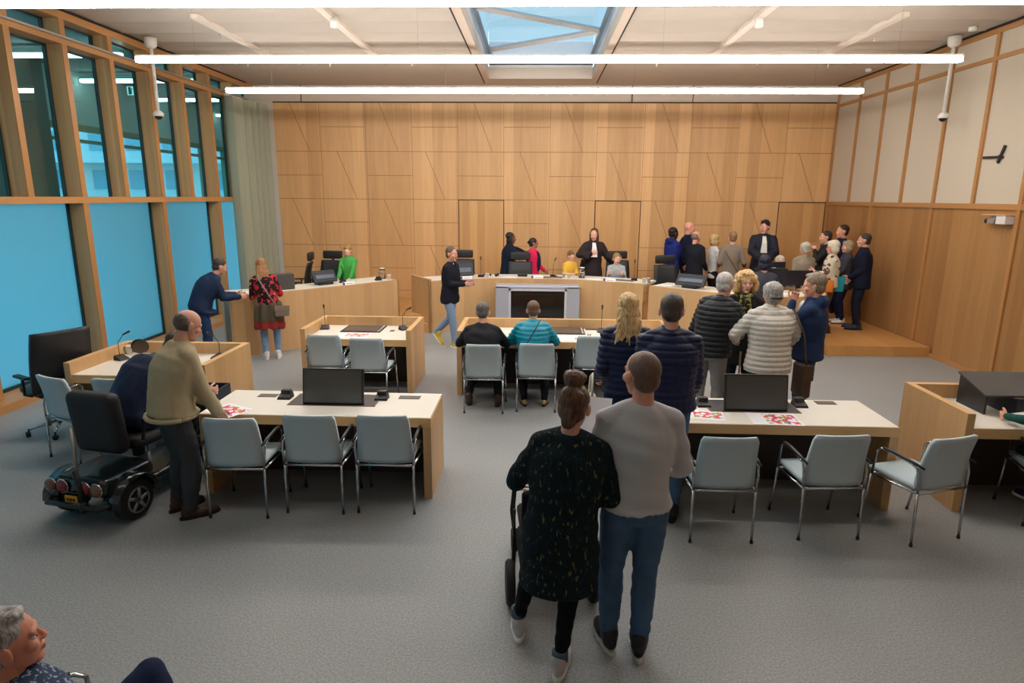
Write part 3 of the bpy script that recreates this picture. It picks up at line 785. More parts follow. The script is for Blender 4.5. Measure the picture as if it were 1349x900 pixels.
ospots = [(-5.28, 6.55, 0, 62, 'black office chair on a chrome base in front of the glazed wall'),
 (-4.95, 13.0, .17, 100, 'black office chair seen from the side behind the large dark screen of the clerk desk'),
 (-4.38, 13.2, .17, 172, 'black office chair with headrest beside the boy in the green jacket'),
 (-1.62, 13.75, .17, 178, 'black office chair with headrest behind the walking man in yellow shoes'),
 (-.34, 13.35, .17, 180, 'black office chair the woman in navy leans on'),
 (1.80, 13.86, .17, 184, 'black office chair with headrest under the girl in the grey cardigan'),
 (1.15, 14.75, .17, 20, 'black office chair mostly hidden behind the woman in the black gown'),
 (2.72, 12.95, .17, 195, 'black office chair in front of the man in the blue hooded jacket')]
for i, (x, y, z, a, lb) in enumerate(reversed(ospots)):
    q = place(oc, i > 0, (x, y, z), rad(a), lb, OG)
for c in list(q.children):      # the one by the glazed wall has a taller back and no headrest
    if c.name.startswith('headrest'): bpy.data.objects.remove(c)
    elif c.name.startswith('backrest'): c.scale = (1.15, 1, 1.18); c.location.z = .53*(1-1.18)

# ------------------------------------------------------------------ equipment on the desks
def mic(loc, ang, label, stalk=.30, lean=.35, group='gooseneck microphones'):
    o = empty('desk_microphone', loc, ang); tag(o, label, 'microphone', group)
    g = G(); g.add([(-.06, -.06, 0), (.06, -.06, 0), (.06, .06, 0), (-.06, .06, 0), (-.055, -.05, .02), (.055, -.05, .02), (.05, .055, .055), (-.05, .055, .055)],
        [(3, 2, 1, 0), (4, 5, 6, 7), (0, 1, 5, 4), (1, 2, 6, 5), (2, 3, 7, 6), (3, 0, 4, 7)])
    obj('base', g, BLACK_PL, o)
    if stalk:
        pts = [(0, .03, .045), (0, .03, .045+stalk*.5), (0, .03-lean*stalk*.5, .045+stalk*.85), (0, .03-lean*stalk, .045+stalk)]
        obj('gooseneck', G().tube(pts, .004, 6), BLACK_PL, o, True)
        obj('mic_head', G().cap(pts[2], pts[3], .010, .013, 8), BLACK_PL, o, True)
    else:
        obj('speaker_block', G().rbox(-.045, 0, .02, .045, .06, .075, .01), BLACK_PL, o)
    return o
Z1, Z2 = .745, 1.004
mic((-4.72, 6.88, Z1), 1.2, 'desk microphone on the desk with the small round mirror', .30, .7)
mic((-3.66, 7.0, Z1), -.4, 'desk microphone on the scooter desk, behind the head of the man in beige', .28, .5)
mic((-2.98, 8.74, Z1), .2, 'desk microphone on the small enclosed desk, at its glazed-wall end', .30, .15)
mic((-1.86, 8.77, Z1), .7, 'desk microphone leaning on the small enclosed desk, nearer the aisle', .30, .8)
mic((.93, 8.80, Z1), 0, 'desk microphone on the wide desk beside the blonde woman', .33, .05)
mic((-2.32, 5.60, Z1), 0, 'black speaker block on the open desk, between the man in beige and the dark screen', 0)
mic((-1.42, 5.62, Z1), 0, 'small black speaker block on the open desk beside the dark screen, aisle side', 0)
mic((1.54, 5.60, Z1), 0, 'black speaker block on the desk right beside the navy padded man', 0)
mic((2.42, 5.64, Z1), 0, 'small black speaker block behind the printed sheet with coloured shapes', 0)
mic((-1.12, 12.85, Z2), pi, 'desk microphone standing upright on the bench beside the walking man', .36, .05)
mic((.36, 12.98, Z2), pi-.6, 'desk microphone leaning towards the boy in yellow', .34, .3)
mic((1.92, 12.55, Z2), pi, 'desk microphone at the bench end beside the girl in grey', .36, .05)
mic((-3.62, 11.75, Z2), pi+.5, 'desk microphone in front of the boy in green', .26, .35)
mic((3.35, 11.75, Z2-.015), pi, 'black speaker block on the bench wing beside the tilted monitor', 0)
mic((-3.05, 12.15, Z2), pi+.5, 'black speaker block beside the glass jug on the clerk desk', 0)

PLATE = plain('socket_plate', srgb(92, 84, 76), rough=.4, metal=.3)
for x, y, w, lb in [(-2.51, 5.66, .17, 'flush socket plate on the open desk beside the man in beige, glazed-wall side'), (-1.17, 5.68, .19, 'flush socket plate on the open desk beside the man in beige, aisle side'),
                 (2.70, 5.75, .17, 'flush dark socket plate on the desk behind the empty chairs'), (-3.62, 7.14, .16, 'small dark socket plate on the desk beside the scooter'), (-1.80, 8.95, .14, 'dark socket plate behind the leaning microphone of the small enclosed desk'), (.80, 8.98, .16, 'dark socket plate on the wide desk behind the upright microphone')]:
    o = tag(obj('socket_plate', G().rbox(-w/2, -.045, 0, w/2, .045, .004, .0015), PLATE, None, False, (x, y, Z1)), lb, 'socket plate', 'socket plates')
    obj('plate_rim', G().box(-w/2-.004, -.049, 0, w/2+.004, .049, .0025), BLACK_PL, o)

def raised_screen(x, y, label):
    o = empty('desk_monitor', (x, y, Z1)); tag(o, label, 'monitor', 'dark monitors raised from the desks')
    obj('well', G().box(-.40, -.06, 0, .38, .26, .004), BLACK_PL, o)
    obj('well_rim', G().box(-.41, -.068, 0, .39, -.06, .006).box(-.41, .26, 0, .39, .268, .006).box(-.41, -.06, 0, -.40, .26, .006).box(.38, -.06, 0, .39, .26, .006), plain('well_rim_brown', srgb(120, 100, 78), rough=.4), o)
    mt = T(0, -.035, .006) @ RX(rad(-10))
    obj('monitor_housing', G().rbox(-.278, 0, 0, .278, .035, .325, .006, mat=mt), BLACK_PL, o)
    obj('screen', G().box(-.262, -.002, .016, .262, .001, .309, mat=mt), SCREEN_OFF, o)
raised_screen(-1.82, 5.46, 'dark monitor rising from the open desk beside the man in beige')
raised_screen(1.97, 5.50, 'dark monitor rising from the desk in front of the woman in the white padded jacket')
BROWN_SCR = plain('lowered_screen', srgb(92, 80, 74), rough=.3)
for x, y, w, lb in [(-2.43, 8.80, .56, 'lowered dark screen lying in the top of the small enclosed desk'), (.38, 8.86, .62, 'lowered dark screen lying in the top of the wide desk')]:
    o = empty('lowered_monitor', (x, y, Z1)); tag(o, lb, 'monitor', 'lowered monitors')
    obj('bezel', G().rbox(-w/2, -.25, 0, w/2, .2, .012, .004), BLACK_PL, o)
    obj('screen', G().box(-w/2+.03, -.22, .0125, w/2-.06, .17, .015), BROWN_SCR, o)
    obj('side_strip', G().box(w/2-.045, -.24, .0125, w/2-.02, .19, .016), plain('strip_grey', srgb(170, 170, 168)), o)
for x, y, lb in [(-2.02, 8.62, 'pair of small black pens near the lowered screen of the small enclosed desk'), (.72, 8.55, 'pair of small black pens near the lowered screen of the wide desk')]:
    o = empty('pen_slot', (x, y, Z1)); tag(o, lb, 'pen')
    for k in (0, 1): obj('pen', G().tube([(k*.03, 0, .008), (k*.03+.01, .07, .008)], .007, 6), BLACK_PL, o)

def tilted_monitor(loc, ang, w, label, h=.30, tilt=55):
    o = empty('tilted_monitor', loc, ang); tag(o, label, 'monitor', 'monitors on the bench')
    # local +Y points at the user, back turned to the room
    mt = T(0, .0, .05) @ RX(rad(-tilt))
    obj('monitor_housing', G().rbox(-w/2, -.02, 0, w/2, .02, h, .008, mat=mt), BLACK_PL, o)
    obj('back_grille', G().rbox(-w/2+.05, -.032, .06, w/2-.05, -.018, h-.1, .005, mat=mt), plain('bluish_grey', srgb(74, 84, 100), rough=.3), o)
    obj('foot', G().rbox(-.14, -.02, 0, .14, .2, .06, .01), BLACK_PL, o)
tilted_monitor((-3.82, 11.42, Z2), rad(48), .46, 'black tilted monitor in front of the boy in green', .24, 35)
tilted_monitor((-1.45, 12.62, Z2), rad(22), .44, 'black tilted monitor behind the walking man with yellow shoes', .26, 30)
tilted_monitor((2.78, 11.62, Z2-.015), rad(-38), .56, 'black tilted monitor on the bench wing beside the white-haired man', .24, 38)
o = obj('desktop_screen', G().rbox(-.30, -.16, 0, .22, .02, .27, .01), plain('dark_grey_shell', srgb(72, 70, 70), rough=.45), None, False, (-4.45, 10.82, Z2), rad(40))
tag(o, 'large dark grey boxy screen on the clerk desk beside the woman in the floral jacket', 'monitor')
obj('screen', G().box(-.28, .021, .02, .2, .024, .25), BLACK_PL, o)
def stand_monitor(loc, ang, w, h, label):
    o = empty('office_monitor', loc, ang); tag(o, label, 'monitor', 'office monitors at the bench end')
    obj('monitor_housing', G().rbox(-w/2, 0, .10, w/2, .04, .10+h, .008), plain('navy_black', srgb(28, 31, 42), rough=.4), o)
    obj('screen', G().box(-w/2+.02, .041, .12, w/2-.02, .043, .08+h), SCREEN_OFF, o)
    obj('stand', G().box(-.04, .0, .0, .04, .03, .12).rbox(-.12, -.08, 0, .12, .1, .015, .004), BLACK_PL, o)
stand_monitor((4.10, 11.28, Z2-.015), rad(-4), .56, .32, 'dark monitor seen from behind at the bench end, beside the hooded figure')
stand_monitor((4.66, 11.45, Z2-.015), rad(6), .50, .27, 'dark monitor seen from behind at the bench end, nearest the raised side panel')
o = empty('label_monitor', (4.27, 11.62, Z2-.015), 0); tag(o, 'smaller dark monitor with a pale bracket, peeking above the two back-turned monitors', 'monitor')
obj('monitor_housing', G().rbox(-.2, 0, .26, .2, .04, .50, .008), plain('navy_black', srgb(28, 31, 42)), o)
obj('bracket', G().box(-.04, -.004, .33, -.025, .0, .40).box(-.04, -.004, .39, .03, .0, .40).box(-.04, -.004, .33, .03, .0, .34), WHITE_PAINT, o)
obj('stand', G().box(-.03, .0, .0, .03, .03, .28).rbox(-.12, -.04, 0, .12, .1, .012, .004), BLACK_PL, o)

def nameplate(loc, ang, label):
    o = obj('name_plate', G().add([(-.12, -.03, 0), (.12, -.03, 0), (.12, .03, 0), (-.12, .03, 0), (-.12, 0, .06), (.12, 0, .06)], [(3, 2, 1, 0), (0, 1, 5, 4), (2, 3, 4, 5), (0, 4, 3), (1, 2, 5)]), PAPER, None, False, loc, ang)
    tag(o, label, 'name plate', 'white name plates along the bench')
    def quad(x0, x1, t0, t1):
        p = lambda x, t: (x, -.03+.03*t-.0015, .06*t+.0008); return [p(x0, t0), p(x1, t0), p(x1, t1), p(x0, t1)]
    obj('emblem', G().add(quad(-.118, -.075, .08, .9), [(0, 1, 2, 3)]), plain('purple_emblem', srgb(64, 42, 120)), o)
    obj('lettering', G().add(quad(-.05, .09, .35, .55), [(0, 1, 2, 3)]), plain('plate_grey_text', srgb(150, 150, 158)), o)
for p, a, lb in [((-4.50, 10.33, Z2), 43, 'white name plate with purple mark beside the woman in the floral jacket'), ((-3.42, 11.43, Z2), 46, 'white name plate with purple mark below the tilted monitor of the boy in green'),
    ((-1.38, 12.47, Z2), 20, 'white name plate beside the hands of the walking man'), ((.02, 12.69, Z2), 0, 'white name plate above the silver display cabinet'), ((1.42, 12.36, Z2), -18, 'white name plate with purple mark in front of the girl in grey')]:
    nameplate(p, rad(a), lb)

GLASS = plain('clear_glass', (1, 1, 1, 1), rough=.02, transmission=1.)
WATER = plain('water', srgb(225, 238, 245), rough=.02, transmission=1.)
def jug(loc, label, s=1.):
    o = empty('water_jug', loc); tag(o, label, 'jug'); o.scale = (s, s, s)
    obj('jug_body', G().lathe([(.055, 0), (.062, .01), (.064, .1), (.055, .16), (.060, .2), (.056, .2), (.050, .16), (.058, .1), (.056, .015), (.01, .012)], 18), GLASS, o, True)
    obj('water', G().lathe([(.0555, .016), (.0575, .1), (.054, .12)], 18), WATER, o, True)
    obj('lid', G().lathe([(.05, .195), (.055, .2), (.05, .215), (.01, .22)], 16), WHITE_PAINT, o, True)
jug((.92, 12.88, Z2), 'glass water jug beside the boy in yellow on the bench')
jug((-3.02, 12.38, Z2-.002), 'glass water jug at the far end of the clerk desk')
def cup(loc, label, h=.09, r=.037, group='white paper cups'):
    o = obj('paper_cup', G().lathe([(r*.72, 0), (r, h), (r*1.05, h), (r*.94, h), (r*.66, .006), (.001, .006)], 16), WHITE_PAINT, None, True, loc); tag(o, label, 'cup', group)
    obj('cup_rim', G().tube([(r*cos(a)*1.02, r*sin(a)*1.02, h) for a in [i*pi/6 for i in range(13)]], .0025, 5), PAPER, o, True)
cup((-4.80, 7.14, Z1), 'white paper cup beside the round mirror on the desk near the glazed wall', .10, .042)
for (x, y), lb in [((.56, 12.92), 'white paper cup left of the water jug, in front of the boy in yellow'), ((.66, 12.84), 'white paper cup nearest the water jug on the bench'), ((2.06, 12.20), 'white paper cup at the bench end beside the girl in grey'),
    ((-2.86, 12.28), 'white paper cup beside the jug on the clerk desk'), ((2.16, 12.28), 'white cup at the seam between bench and bench wing'), ((-.98, 12.72), 'white cup beside the black headset on the bench')]:
    cup((x, y, Z2), lb)
o = empty('round_mirror', (-4.60, 7.05, Z1), rad(20)); tag(o, 'small round tilting mirror in a dark frame on the desk near the glazed wall', 'mirror')
obj('glass', G().lathe([(.085, -.004), (.085, .004)], 24, mat=T(0, 0, .12) @ RX(rad(75))), plain('mirror', srgb(150, 140, 128), rough=.05, metal=1.), o)
obj('frame', G().tube([(.088*cos(a), -.0+.088*sin(a)*sin(rad(15))*-1, .12+.088*sin(a)*cos(rad(15))) for a in [i*pi/12 for i in range(25)]], .006, 6), BLACK_PL, o, True)
obj('stand', G().tube([(0, .02, .03), (0, .03, .0), (0, -.05, .004)], .006, 6).tube([(-.06, .04, .004), (.06, .04, .004)], .006, 6), BLACK_PL, o)
for x, y, a, w, lb in [(-1.0, 12.95, 20, .1, 'black headset lying on the bench beside the first bench microphone'), (-.80, 12.98, 80, .09, 'second black headset on the bench, nearer the navy woman'), (-.28, 13.0, 0, .16, 'black padded case on the bench in front of the office chair')]:
    if w > .12: o = obj('padded_case', G().rbox(-.1, -.05, 0, .1, .05, .08, .025, seg=3).tube([(-.03, 0, .075), (-.02, 0, .1), (.02, 0, .1), (.03, 0, .075)], .006, 6), BLACK_LE, None, True, (x, y, Z2), rad(a)); tag(o, lb, 'case')
    else:
        o = empty('headset', (x, y, Z2), rad(a)); tag(o, lb, 'headset')
        obj('headband', G().tube([(.07*cos(t), .05*sin(t), .02+.03*sin(t)) for t in [i*pi/8 for i in range(9)]], .006, 6), BLACK_PL, o, True)
        for s in (-1, 1): obj('ear_cup', G().ell((s*.07, 0, .03), (.016, .03, .03)), BLACK_PL, o, True)
for x, y, a, lb in [(.3, 12.86, 3, 'flat grey laptop lying closed on the bench above the display cabinet'), (1.70, 12.52, -24, 'flat dark tablet on the bench in front of the girl in grey')]:
    o = obj('flat_device', G().rbox(-.22, -.07, 0, .22, .07, .018, .005), plain('slate', srgb(70, 72, 78), rough=.4), None, False, (x, y, Z2), rad(a)); tag(o, lb, 'laptop')
    obj('lid_edge', G().box(-.2, -.072, .005, .2, -.069, .012), CHROME, o)

# printed sheets with coloured shapes
def print_material():
    m, nt, b, out = new_mat('printed_sheet'); N = nt.nodes.new; L = nt.links.new
    b.inputs['Roughness'].default_value = .6
    tc = N('ShaderNodeTexCoord'); vo = N('ShaderNodeTexVoronoi'); vo.inputs['Scale'].default_value = 26; L(tc.outputs['Object'], vo.inputs['Vector'])
    sp = N('ShaderNodeSeparateColor'); L(vo.outputs['Color'], sp.inputs[0])
    r = N('ShaderNodeValToRGB'); r.color_ramp.interpolation = 'CONSTANT'; e = r.color_ramp.elements
    e[0].position = 0; e[0].color = srgb(238, 236, 242)
    for p, c in ((.30, (226, 60, 90)), (.48, (238, 96, 60)), (.62, (200, 40, 120)), (.74, (50, 100, 190)), (.86, (150, 160, 60))):
        k = e.new(p); k.color = srgb(*c)
    e[-1].position = .94; e[-1].color = srgb(238, 236, 242)
    L(sp.outputs[0], r.inputs[0]); L(r.outputs[0], b.inputs['Base Color']); return m
PRINT = print_material()
def sheet(loc, ang, w, h, label, art=(.0, .0, .5, .5), group='printed sheets on the desks'):
    o = obj('printed_sheet', G().box(-w/2, -h/2, 0, w/2, h/2, .002), PAPER, None, False, loc, ang); tag(o, label, 'paper', group)
    obj('printed_shapes', G().box(art[0]*w, art[1]*h, .002, art[2]*w*.9, art[3]*h*.8, .0026).add([], []), PRINT, o)
sheet((2.06, 5.27, Z1), rad(-3), .42, .30, 'large printed sheet with coloured shapes in front of the empty chairs', (-.18, -.40, .5, .48))
sheet((1.50, 5.34, Z1), rad(-8), .30, .26, 'printed sheet partly hidden by the navy padded jacket', (-.35, -.3, .5, .4))
sheet((-2.68, 5.22, Z1), rad(-28), .34, .26, 'printed sheet with coloured shapes under the hand of the man in beige', (-.35, -.4, .5, .45))
sheet((-2.46, 8.36, Z1), rad(-4), .42, .28, 'printed sheet with coloured shapes on the small enclosed desk', (-.25, -.3, .5, .45))
sheet((.44, 8.36, Z1), rad(0), .40, .24, 'pale printed sheet on the wide desk in front of the woman in turquoise', (.22, -.3, .5, .3))
sheet((-4.86, 10.45, Z2), rad(30), .3, .2, 'white sheet under the hand of the man in the blue blazer', (.3, -.3, .5, 0))
def papers(x, y, z, a, lb): tag(obj('paper_sheet', G().rbox(-.15, -.1, 0, .15, .1, .006, .002), PAPER, None, False, (x, y, z), rad(a)), lb, 'paper')
papers(-.55, 12.86, Z2, 12, 'white paper on the bench beside the black padded case')
papers(2.42, 11.95, Z2-.012, -40, 'white paper on the bench wing near the seam')
papers(4.35, 11.05, Z2-.012, 10, 'white paper at the bench end below the back-turned monitors')
papers(1.15, 12.72, Z2, -8, 'white paper on the bench between the jug and the girl in grey')

# black hood on the right-edge desk
o = empty('document_hood', (4.42, 5.62, Z1)); tag(o, 'angular black metal hood standing on the oak desk at the right edge', 'screen hood')
HB = plain('hood_black', srgb(38, 38, 40), rough=.4)
obj('side_cheek', G().add([(-.46, .25, 0), (-.46, -.12, 0), (-.46, -.12, .16), (-.46, .25, .27), (-.44, .25, 0), (-.44, -.12, 0), (-.44, -.12, .16), (-.44, .25, .27)],
    [(0, 3, 2, 1), (4, 5, 6, 7), (0, 1, 5, 4), (1, 2, 6, 5), (2, 3, 7, 6), (3, 0, 4, 7)]), HB, o)
obj('top_plate', G().add([(-.47, -.13, .165), (.5, -.13, .165), (.5, .27, .275), (-.47, .27, .275), (-.47, -.13, .18), (.5, -.13, .18), (.5, .27, .29), (-.47, .27, .29)],
    [(3, 2, 1, 0), (4, 5, 6, 7), (0, 1, 5, 4), (1, 2, 6, 5), (2, 3, 7, 6), (3, 0, 4, 7)]), plain('hood_top', srgb(74, 74, 74), rough=.35), o)
obj('front_lip', G().box(-.24, -.20, .0, .5, -.17, .17), HB, o)
obj('inner_panel', G().box(-.24, -.18, .0, -.22, .2, .16), plain('hood_inner', srgb(30, 34, 52)), o)
o = obj('storage_crate', G().box(-.12, -.2, 0, .12, .2, .02).box(-.12, -.2, 0, -.11, .2, .28).box(.11, -.2, 0, .12, .2, .28).box(-.12, -.2, 0, .12, -.19, .28).box(-.12, .19, 0, .12, .2, .28),
   plain('crate_smoked', srgb(52, 62, 76), rough=.3), None, False, (-3.26, 6.0, .42)); tag(o, 'dark smoked plastic box hanging on the scooter front beside the oak desk', 'basket')
obj('carry_post', G().tube([(0, 0, .005), (0, .0, -.28)], .015, 8), BLACK_PL, o)

# ------------------------------------------------------------------ mobility scooter
o = empty('mobility_scooter', (-3.47, 5.12, 0), rad(-12)); tag(o, 'black mobility scooter with padded seat beside the man in the beige jacket', 'mobility scooter')
PAINT = plain('scooter_paint', srgb(26, 34, 36), rough=.18, spec=.7); TYRE = plain('tyre', srgb(26, 27, 27), rough=.8)
RIM = plain('alloy', srgb(150, 152, 156), rough=.3, metal=.9); SEATB = plain('seat_black', srgb(22, 22, 27), rough=.65, bump=.1)
def wheel(x, y, r, w):
    mt = T(x, y, r) @ RY(pi/2)
    t = obj('wheel', G().lathe([(r*.6, -w*.5), (r*.9, -w*.5), (r, -w*.3), (r, w*.3), (r*.9, w*.5), (r*.6, w*.5)], 28, mat=mt), TYRE, o, True)
    g = G().lathe([(r*.62, -w*.42), (r*.62, -w*.38), (r*.2, -w*.36), (r*.2, w*.36), (r*.62, w*.38), (r*.62, w*.42)], 24, mat=mt)
    obj('rim', g, plain('rim_dark', srgb(60, 62, 66), rough=.4, metal=.6), t)
    g = G().lathe([(r*.17, -w*.52), (r*.17, w*.52)], 14, mat=mt)
    for i in range(5):
        a = 2*pi*i/5+.2; s = 1 if x > 0 else -1
        g.tube([V((x+s*w*.49, y, r))+V((0, cos(a), sin(a)))*r*.1, V((x+s*w*.49, y, r))+V((0, cos(a), sin(a)))*r*.6], [.02, .014], 6)
    g.tube([(x+(1 if x > 0 else -1)*w*.5, y+r*.62*cos(t_), r+r*.62*sin(t_)) for t_ in [i*pi/12 for i in range(25)]], .008, 6)
    obj('spokes', g, RIM, t, True)
wheel(.30, -.40, .165, .11); wheel(-.30, -.40, .165, .11); wheel(.26, .62, .15, .09); wheel(-.26, .62, .15, .09)
g = G().rbox(-.26, -.62, .24, .26, -.1, .40, .05, seg=3).rbox(-.24, -.2, .16, .24, .7, .24, .03).rbox(-.2, .55, .2, .2, .85, .42, .06, seg=3)
body = remesh(g, .018, 2); obj('chassis', body, PAINT, o, True)
for s in (-1, 1):
    g = G(); prof = [(.20*cos(a), .20*sin(a)) for a in [i*pi/10 for i in range(11)]]
    vs = []
    for xx in (s*.22, s*.375):
        for (yy, zz) in prof: vs.append((xx, -.40+yy, .165+zz))
        for (yy, zz) in prof: vs.append((xx, -.40+yy*1.1, .165+zz*1.1))
    n = 11; fs = []
    for i in range(10): fs += [(i, i+1, n+i+1, n+i), (2*n+i, 3*n+i, 3*n+i+1, 2*n+i+1), (n+i, n+i+1, 3*n+i+1, 3*n+i), (i, 2*n+i, 2*n+i+1, i+1)]
    fs += [(0, n, 3*n, 2*n), (n-1, 3*n-1, 4*n-1, 2*n-1)]
    obj('mudguard', g.add(vs, fs), PAINT, o, True)
LENS_R = plain('red_lens', srgb(130, 34, 40), rough=.15); LENS_A = plain('amber_lens', srgb(120, 84, 66), rough=.15)
for x, m_ in ((-.24, LENS_A), (-.13, LENS_R), (.09, LENS_R), (.2, LENS_A)):
    l = obj('tail_light', G().lathe([(.052, 0), (.05, .02), (.02, .03)], 20, mat=T(x, -.63, .33) @ RX(pi/2)), m_, o, True)
    obj('light_ring', G().tube([(x+.054*cos(a), -.632, .33+.054*sin(a)) for a in [i*pi/10 for i in range(21)]], .007, 6), CHROME, l, True)
obj('number_plate', G().box(-.09, -.66, .16, .03, -.65, .27), plain('plate_yellow', srgb(226, 160, 30)), o)
obj('plate_characters', G().box(-.07, -.663, .23, -.05, -.66, .25).box(-.04, -.663, .23, -.02, -.66, .25).box(-.01, -.663, .23, .01, -.66, .25).box(-.07, -.663, .185, -.05, -.66, .21).box(-.035, -.663, .185, -.01, -.66, .21), BLACK_PL, o)
obj('bumper', G().tube([(-.3, -.6, .2), (-.25, -.68, .2), (.25, -.68, .2), (.3, -.6, .2)], .022, 8), BLACK_PL, o, True)
obj('seat_cushion', remesh(G().rbox(-.24, -.24, .5, .24, .26, .62, .05, seg=3), .02, 2), SEATB, o, True)
obj('seat_back', remesh(G().rbox(-.235, -.34, .55, .235, -.20, 1.08, .06, seg=3, mat=RX(rad(6))), .02, 2), SEATB, o, True)
obj('seat_post', G().lathe([(.05, .36), (.05, .52)], 14), BLACK_PL, o)
for s in (-1, 1): obj('armrest', G().tube([(s*.27, -.2, .6), (s*.3, -.2, .78)], .015, 8).rbox(s*.3-.03, -.22, .76, s*.3+.03, .12, .80, .015), SEATB, o)
obj('cane_holder', G().tube([(.1, -.66, .22), (.06, -.67, .5)], .022, 8).lathe([(.035, 0), (.035, .08)], 12, mat=T(.1, -.67, .16)), BLACK_PL, o, True)
obj('cane', G().tube([(.08, -.665, .45), (.0, -.60, .82)], .012, 8), plain('cane_grey', srgb(150, 142, 130), metal=.4, rough=.4), o, True)
obj('steering_column', G().tube([(0, .72, .3), (0, .5, .92)], .03, 8).rbox(-.1, .42, .88, .1, .54, 1.0, .03).tube([(-.26, .38, .98), (-.12, .45, .95), (.12, .45, .95), (.26, .38, .98)], .014, 8), BLACK_PL, o, True)

# ------------------------------------------------------------------ stroller
o = empty('stroller', (.13, 3.72, 0), rad(6)); tag(o, 'black stroller pushed by the woman in the dark flecked sweater', 'stroller')
for s in (-1, 1):
    x = s*.27; mt = T(x, 0, .145) @ RY(pi/2)
    w_ = obj('wheel', G().lathe([(.1, -.025), (.13, -.028), (.145, -.015), (.145, .015), (.13, .028), (.1, .025)], 26, mat=mt), TYRE, o, True)
    obj('rim', G().lathe([(.1, -.012), (.1, .012)], 20, mat=mt), plain('rim_dark', srgb(60, 62, 66)), w_)
    mt = T(s*.2, .62, .09) @ RY(pi/2)
    obj('wheel', G().lathe([(.05, -.02), (.08, -.022), (.09, -.01), (.09, .01), (.08, .022), (.05, .02)], 20, mat=mt), TYRE, o, True)
    obj('frame_tube', G().tube([(s*.25, 0, .15), (s*.24, .12, .45), (s*.26, -.1, .75), (s*.26, -.24, .96)], .013, 8).tube([(s*.24, .12, .45), (s*.2, .62, .1)], .012, 8), BLACK_PL, o, True)
obj('handlebar', G().tube([(-.26, -.24, .96), (-.26, -.28, 1.0), (.26, -.28, 1.0), (.26, -.24, .96)], .018, 8), BLACK_LE, o, True)
STF = cloth('stroller', (24, 25, 28))
obj('seat_sling', remesh(G().rbox(-.2, .0, .42, .2, .42, .5, .02).rbox(-.2, -.02, .42, .2, .05, .78, .02), .02, 2), STF, o, True)
obj('shopping_basket', remesh(G().rbox(-.2, -.02, .16, .2, .5, .3, .04), .02, 2), STF, o, True)
obj('wrist_strap', G().tube([(-.27, -.26, .95), (-.285, -.27, .8), (-.27, -.25, .62), (-.262, -.26, .8)], .008, 6), BLACK_LE, o)

# ------------------------------------------------------------------ people
def skin_mat(name, rgb):
    if rgb[0] > 180: rgb = tuple(c*.68+t*.32 for c, t in zip(rgb, (240, 184, 166)))
    return plain('skin_'+name, srgb(*rgb), rough=.5, spec=.35, var=.05, bscale=25)
EYE_W = plain('eye_white', srgb(225, 220, 215), rough=.2); EYE_D = plain('eye_iris', srgb(50, 38, 30), rough=.15)
LIPS = plain('lips', srgb(176, 104, 92), rough=.45)

def head_proto(voxel):
    g = G()
    g.ell((0, -.012, .03), (.0745, .096, .088), nu=24, nv=16)
    g.ell((0, .022, -.035), (.060, .066, .078), nu=24, nv=16)
    g.ell((0, .058, -.092), (.030, .028, .024)); g.ell((0, .03, -.08), (.047, .045, .03))
    g.ell((0, .072, .026), (.052, .018, .012)); 
    for s in (-1, 1):
        g.ell((s*.041, .058, -.022), (.024, .026, .024)); g.ell((s*.081, -.008, -.006), (.010, .021, .034), rot=M.Rotation(s*-.35, 3, 'Z'))
        g.ell((s*.083, -.018, .008), (.006, .012, .018))
        g.ell((s*.009, .096, -.026), (.0075, .009, .0075))
        g.ell((s*.031, .072, .014), (.017, .014, .006))
    g.cap((0, .080, .016), (0, .1005, -.022), .008, .0108)
    g.ell((0, .086, -.051), (.023, .012, .0065)); g.ell((0, .084, -.063), (.020, .012, .007))
    g.cap((0, -.018, -.05), (0, -.028, -.13), .052, .050)
    r = remesh(g, voxel, 2, .4)
    for i, f in enumerate(r.f):
        c = sum((r.v[k] for k in f), V())/len(f)
        if c.y > .088 and abs(c.x) < .022 and -.069 < c.z < -.046: r.mi[i] = 3
    for s in (-1, 1):
        r.ell((s*.031, .0695, .001), (.0128, .0128, .0092), mi=1, nu=12, nv=8); r.ell((s*.031, .0782, .001), (.0066, .0058, .0066), mi=2, nu=10, nv=6)
    return r
HEAD_HI = head_proto(.0045); HEAD_LO = head_proto(.0075)

def hand_proto(curl, voxel):
    """right hand hanging: wrist at origin, fingers to -Z, palm towards -X, thumb on the +Y side"""
    g = G()
    g.loft([(V((0, 0, .01)), V((.019, 0, 0)), V((0, .027, 0))), (V((0, 0, -.02)), V((.016, 0, 0)), V((0, .034, 0))),
            (V((-.002, 0, -.06)), V((.0145, 0, 0)), V((0, .042, 0))), (V((-.004, 0, -.092)), V((.011, 0, 0)), V((0, .040, 0)))], 16)
    for y, L_, r_ in ((.031, .074, .0085), (.0105, .082, .009), (-.0105, .077, .0085), (-.031, .060, .0075)):
        p = V((-.003, y, -.086)); a = rad(8); pts = [p]; rr = [r_*1.08]
        for k, fr in enumerate((.44, .31, .25)):
            a += rad(curl)*(1.0 if k else .8); p = p+V((-sin(a), y*.12, -cos(a)))*L_*fr; pts.append(p); rr.append(r_*(1-.09*(k+1)))
        g.chain(pts, rr, 10)
    t = [V((-.004, .024, -.022)), V((-.016, .050, -.050)), V((-.024, .062, -.078)), V((-.032, .062, -.100))]
    g.chain(t, [.014, .0115, .0098, .0085], 10)
    return remesh(g, voxel, 1, .4)
HANDS = {}
def hand(curl, hi):
    k = (curl, hi)
    if k not in HANDS: HANDS[k] = hand_proto(curl, .0035 if hi else .005)
    return HANDS[k]
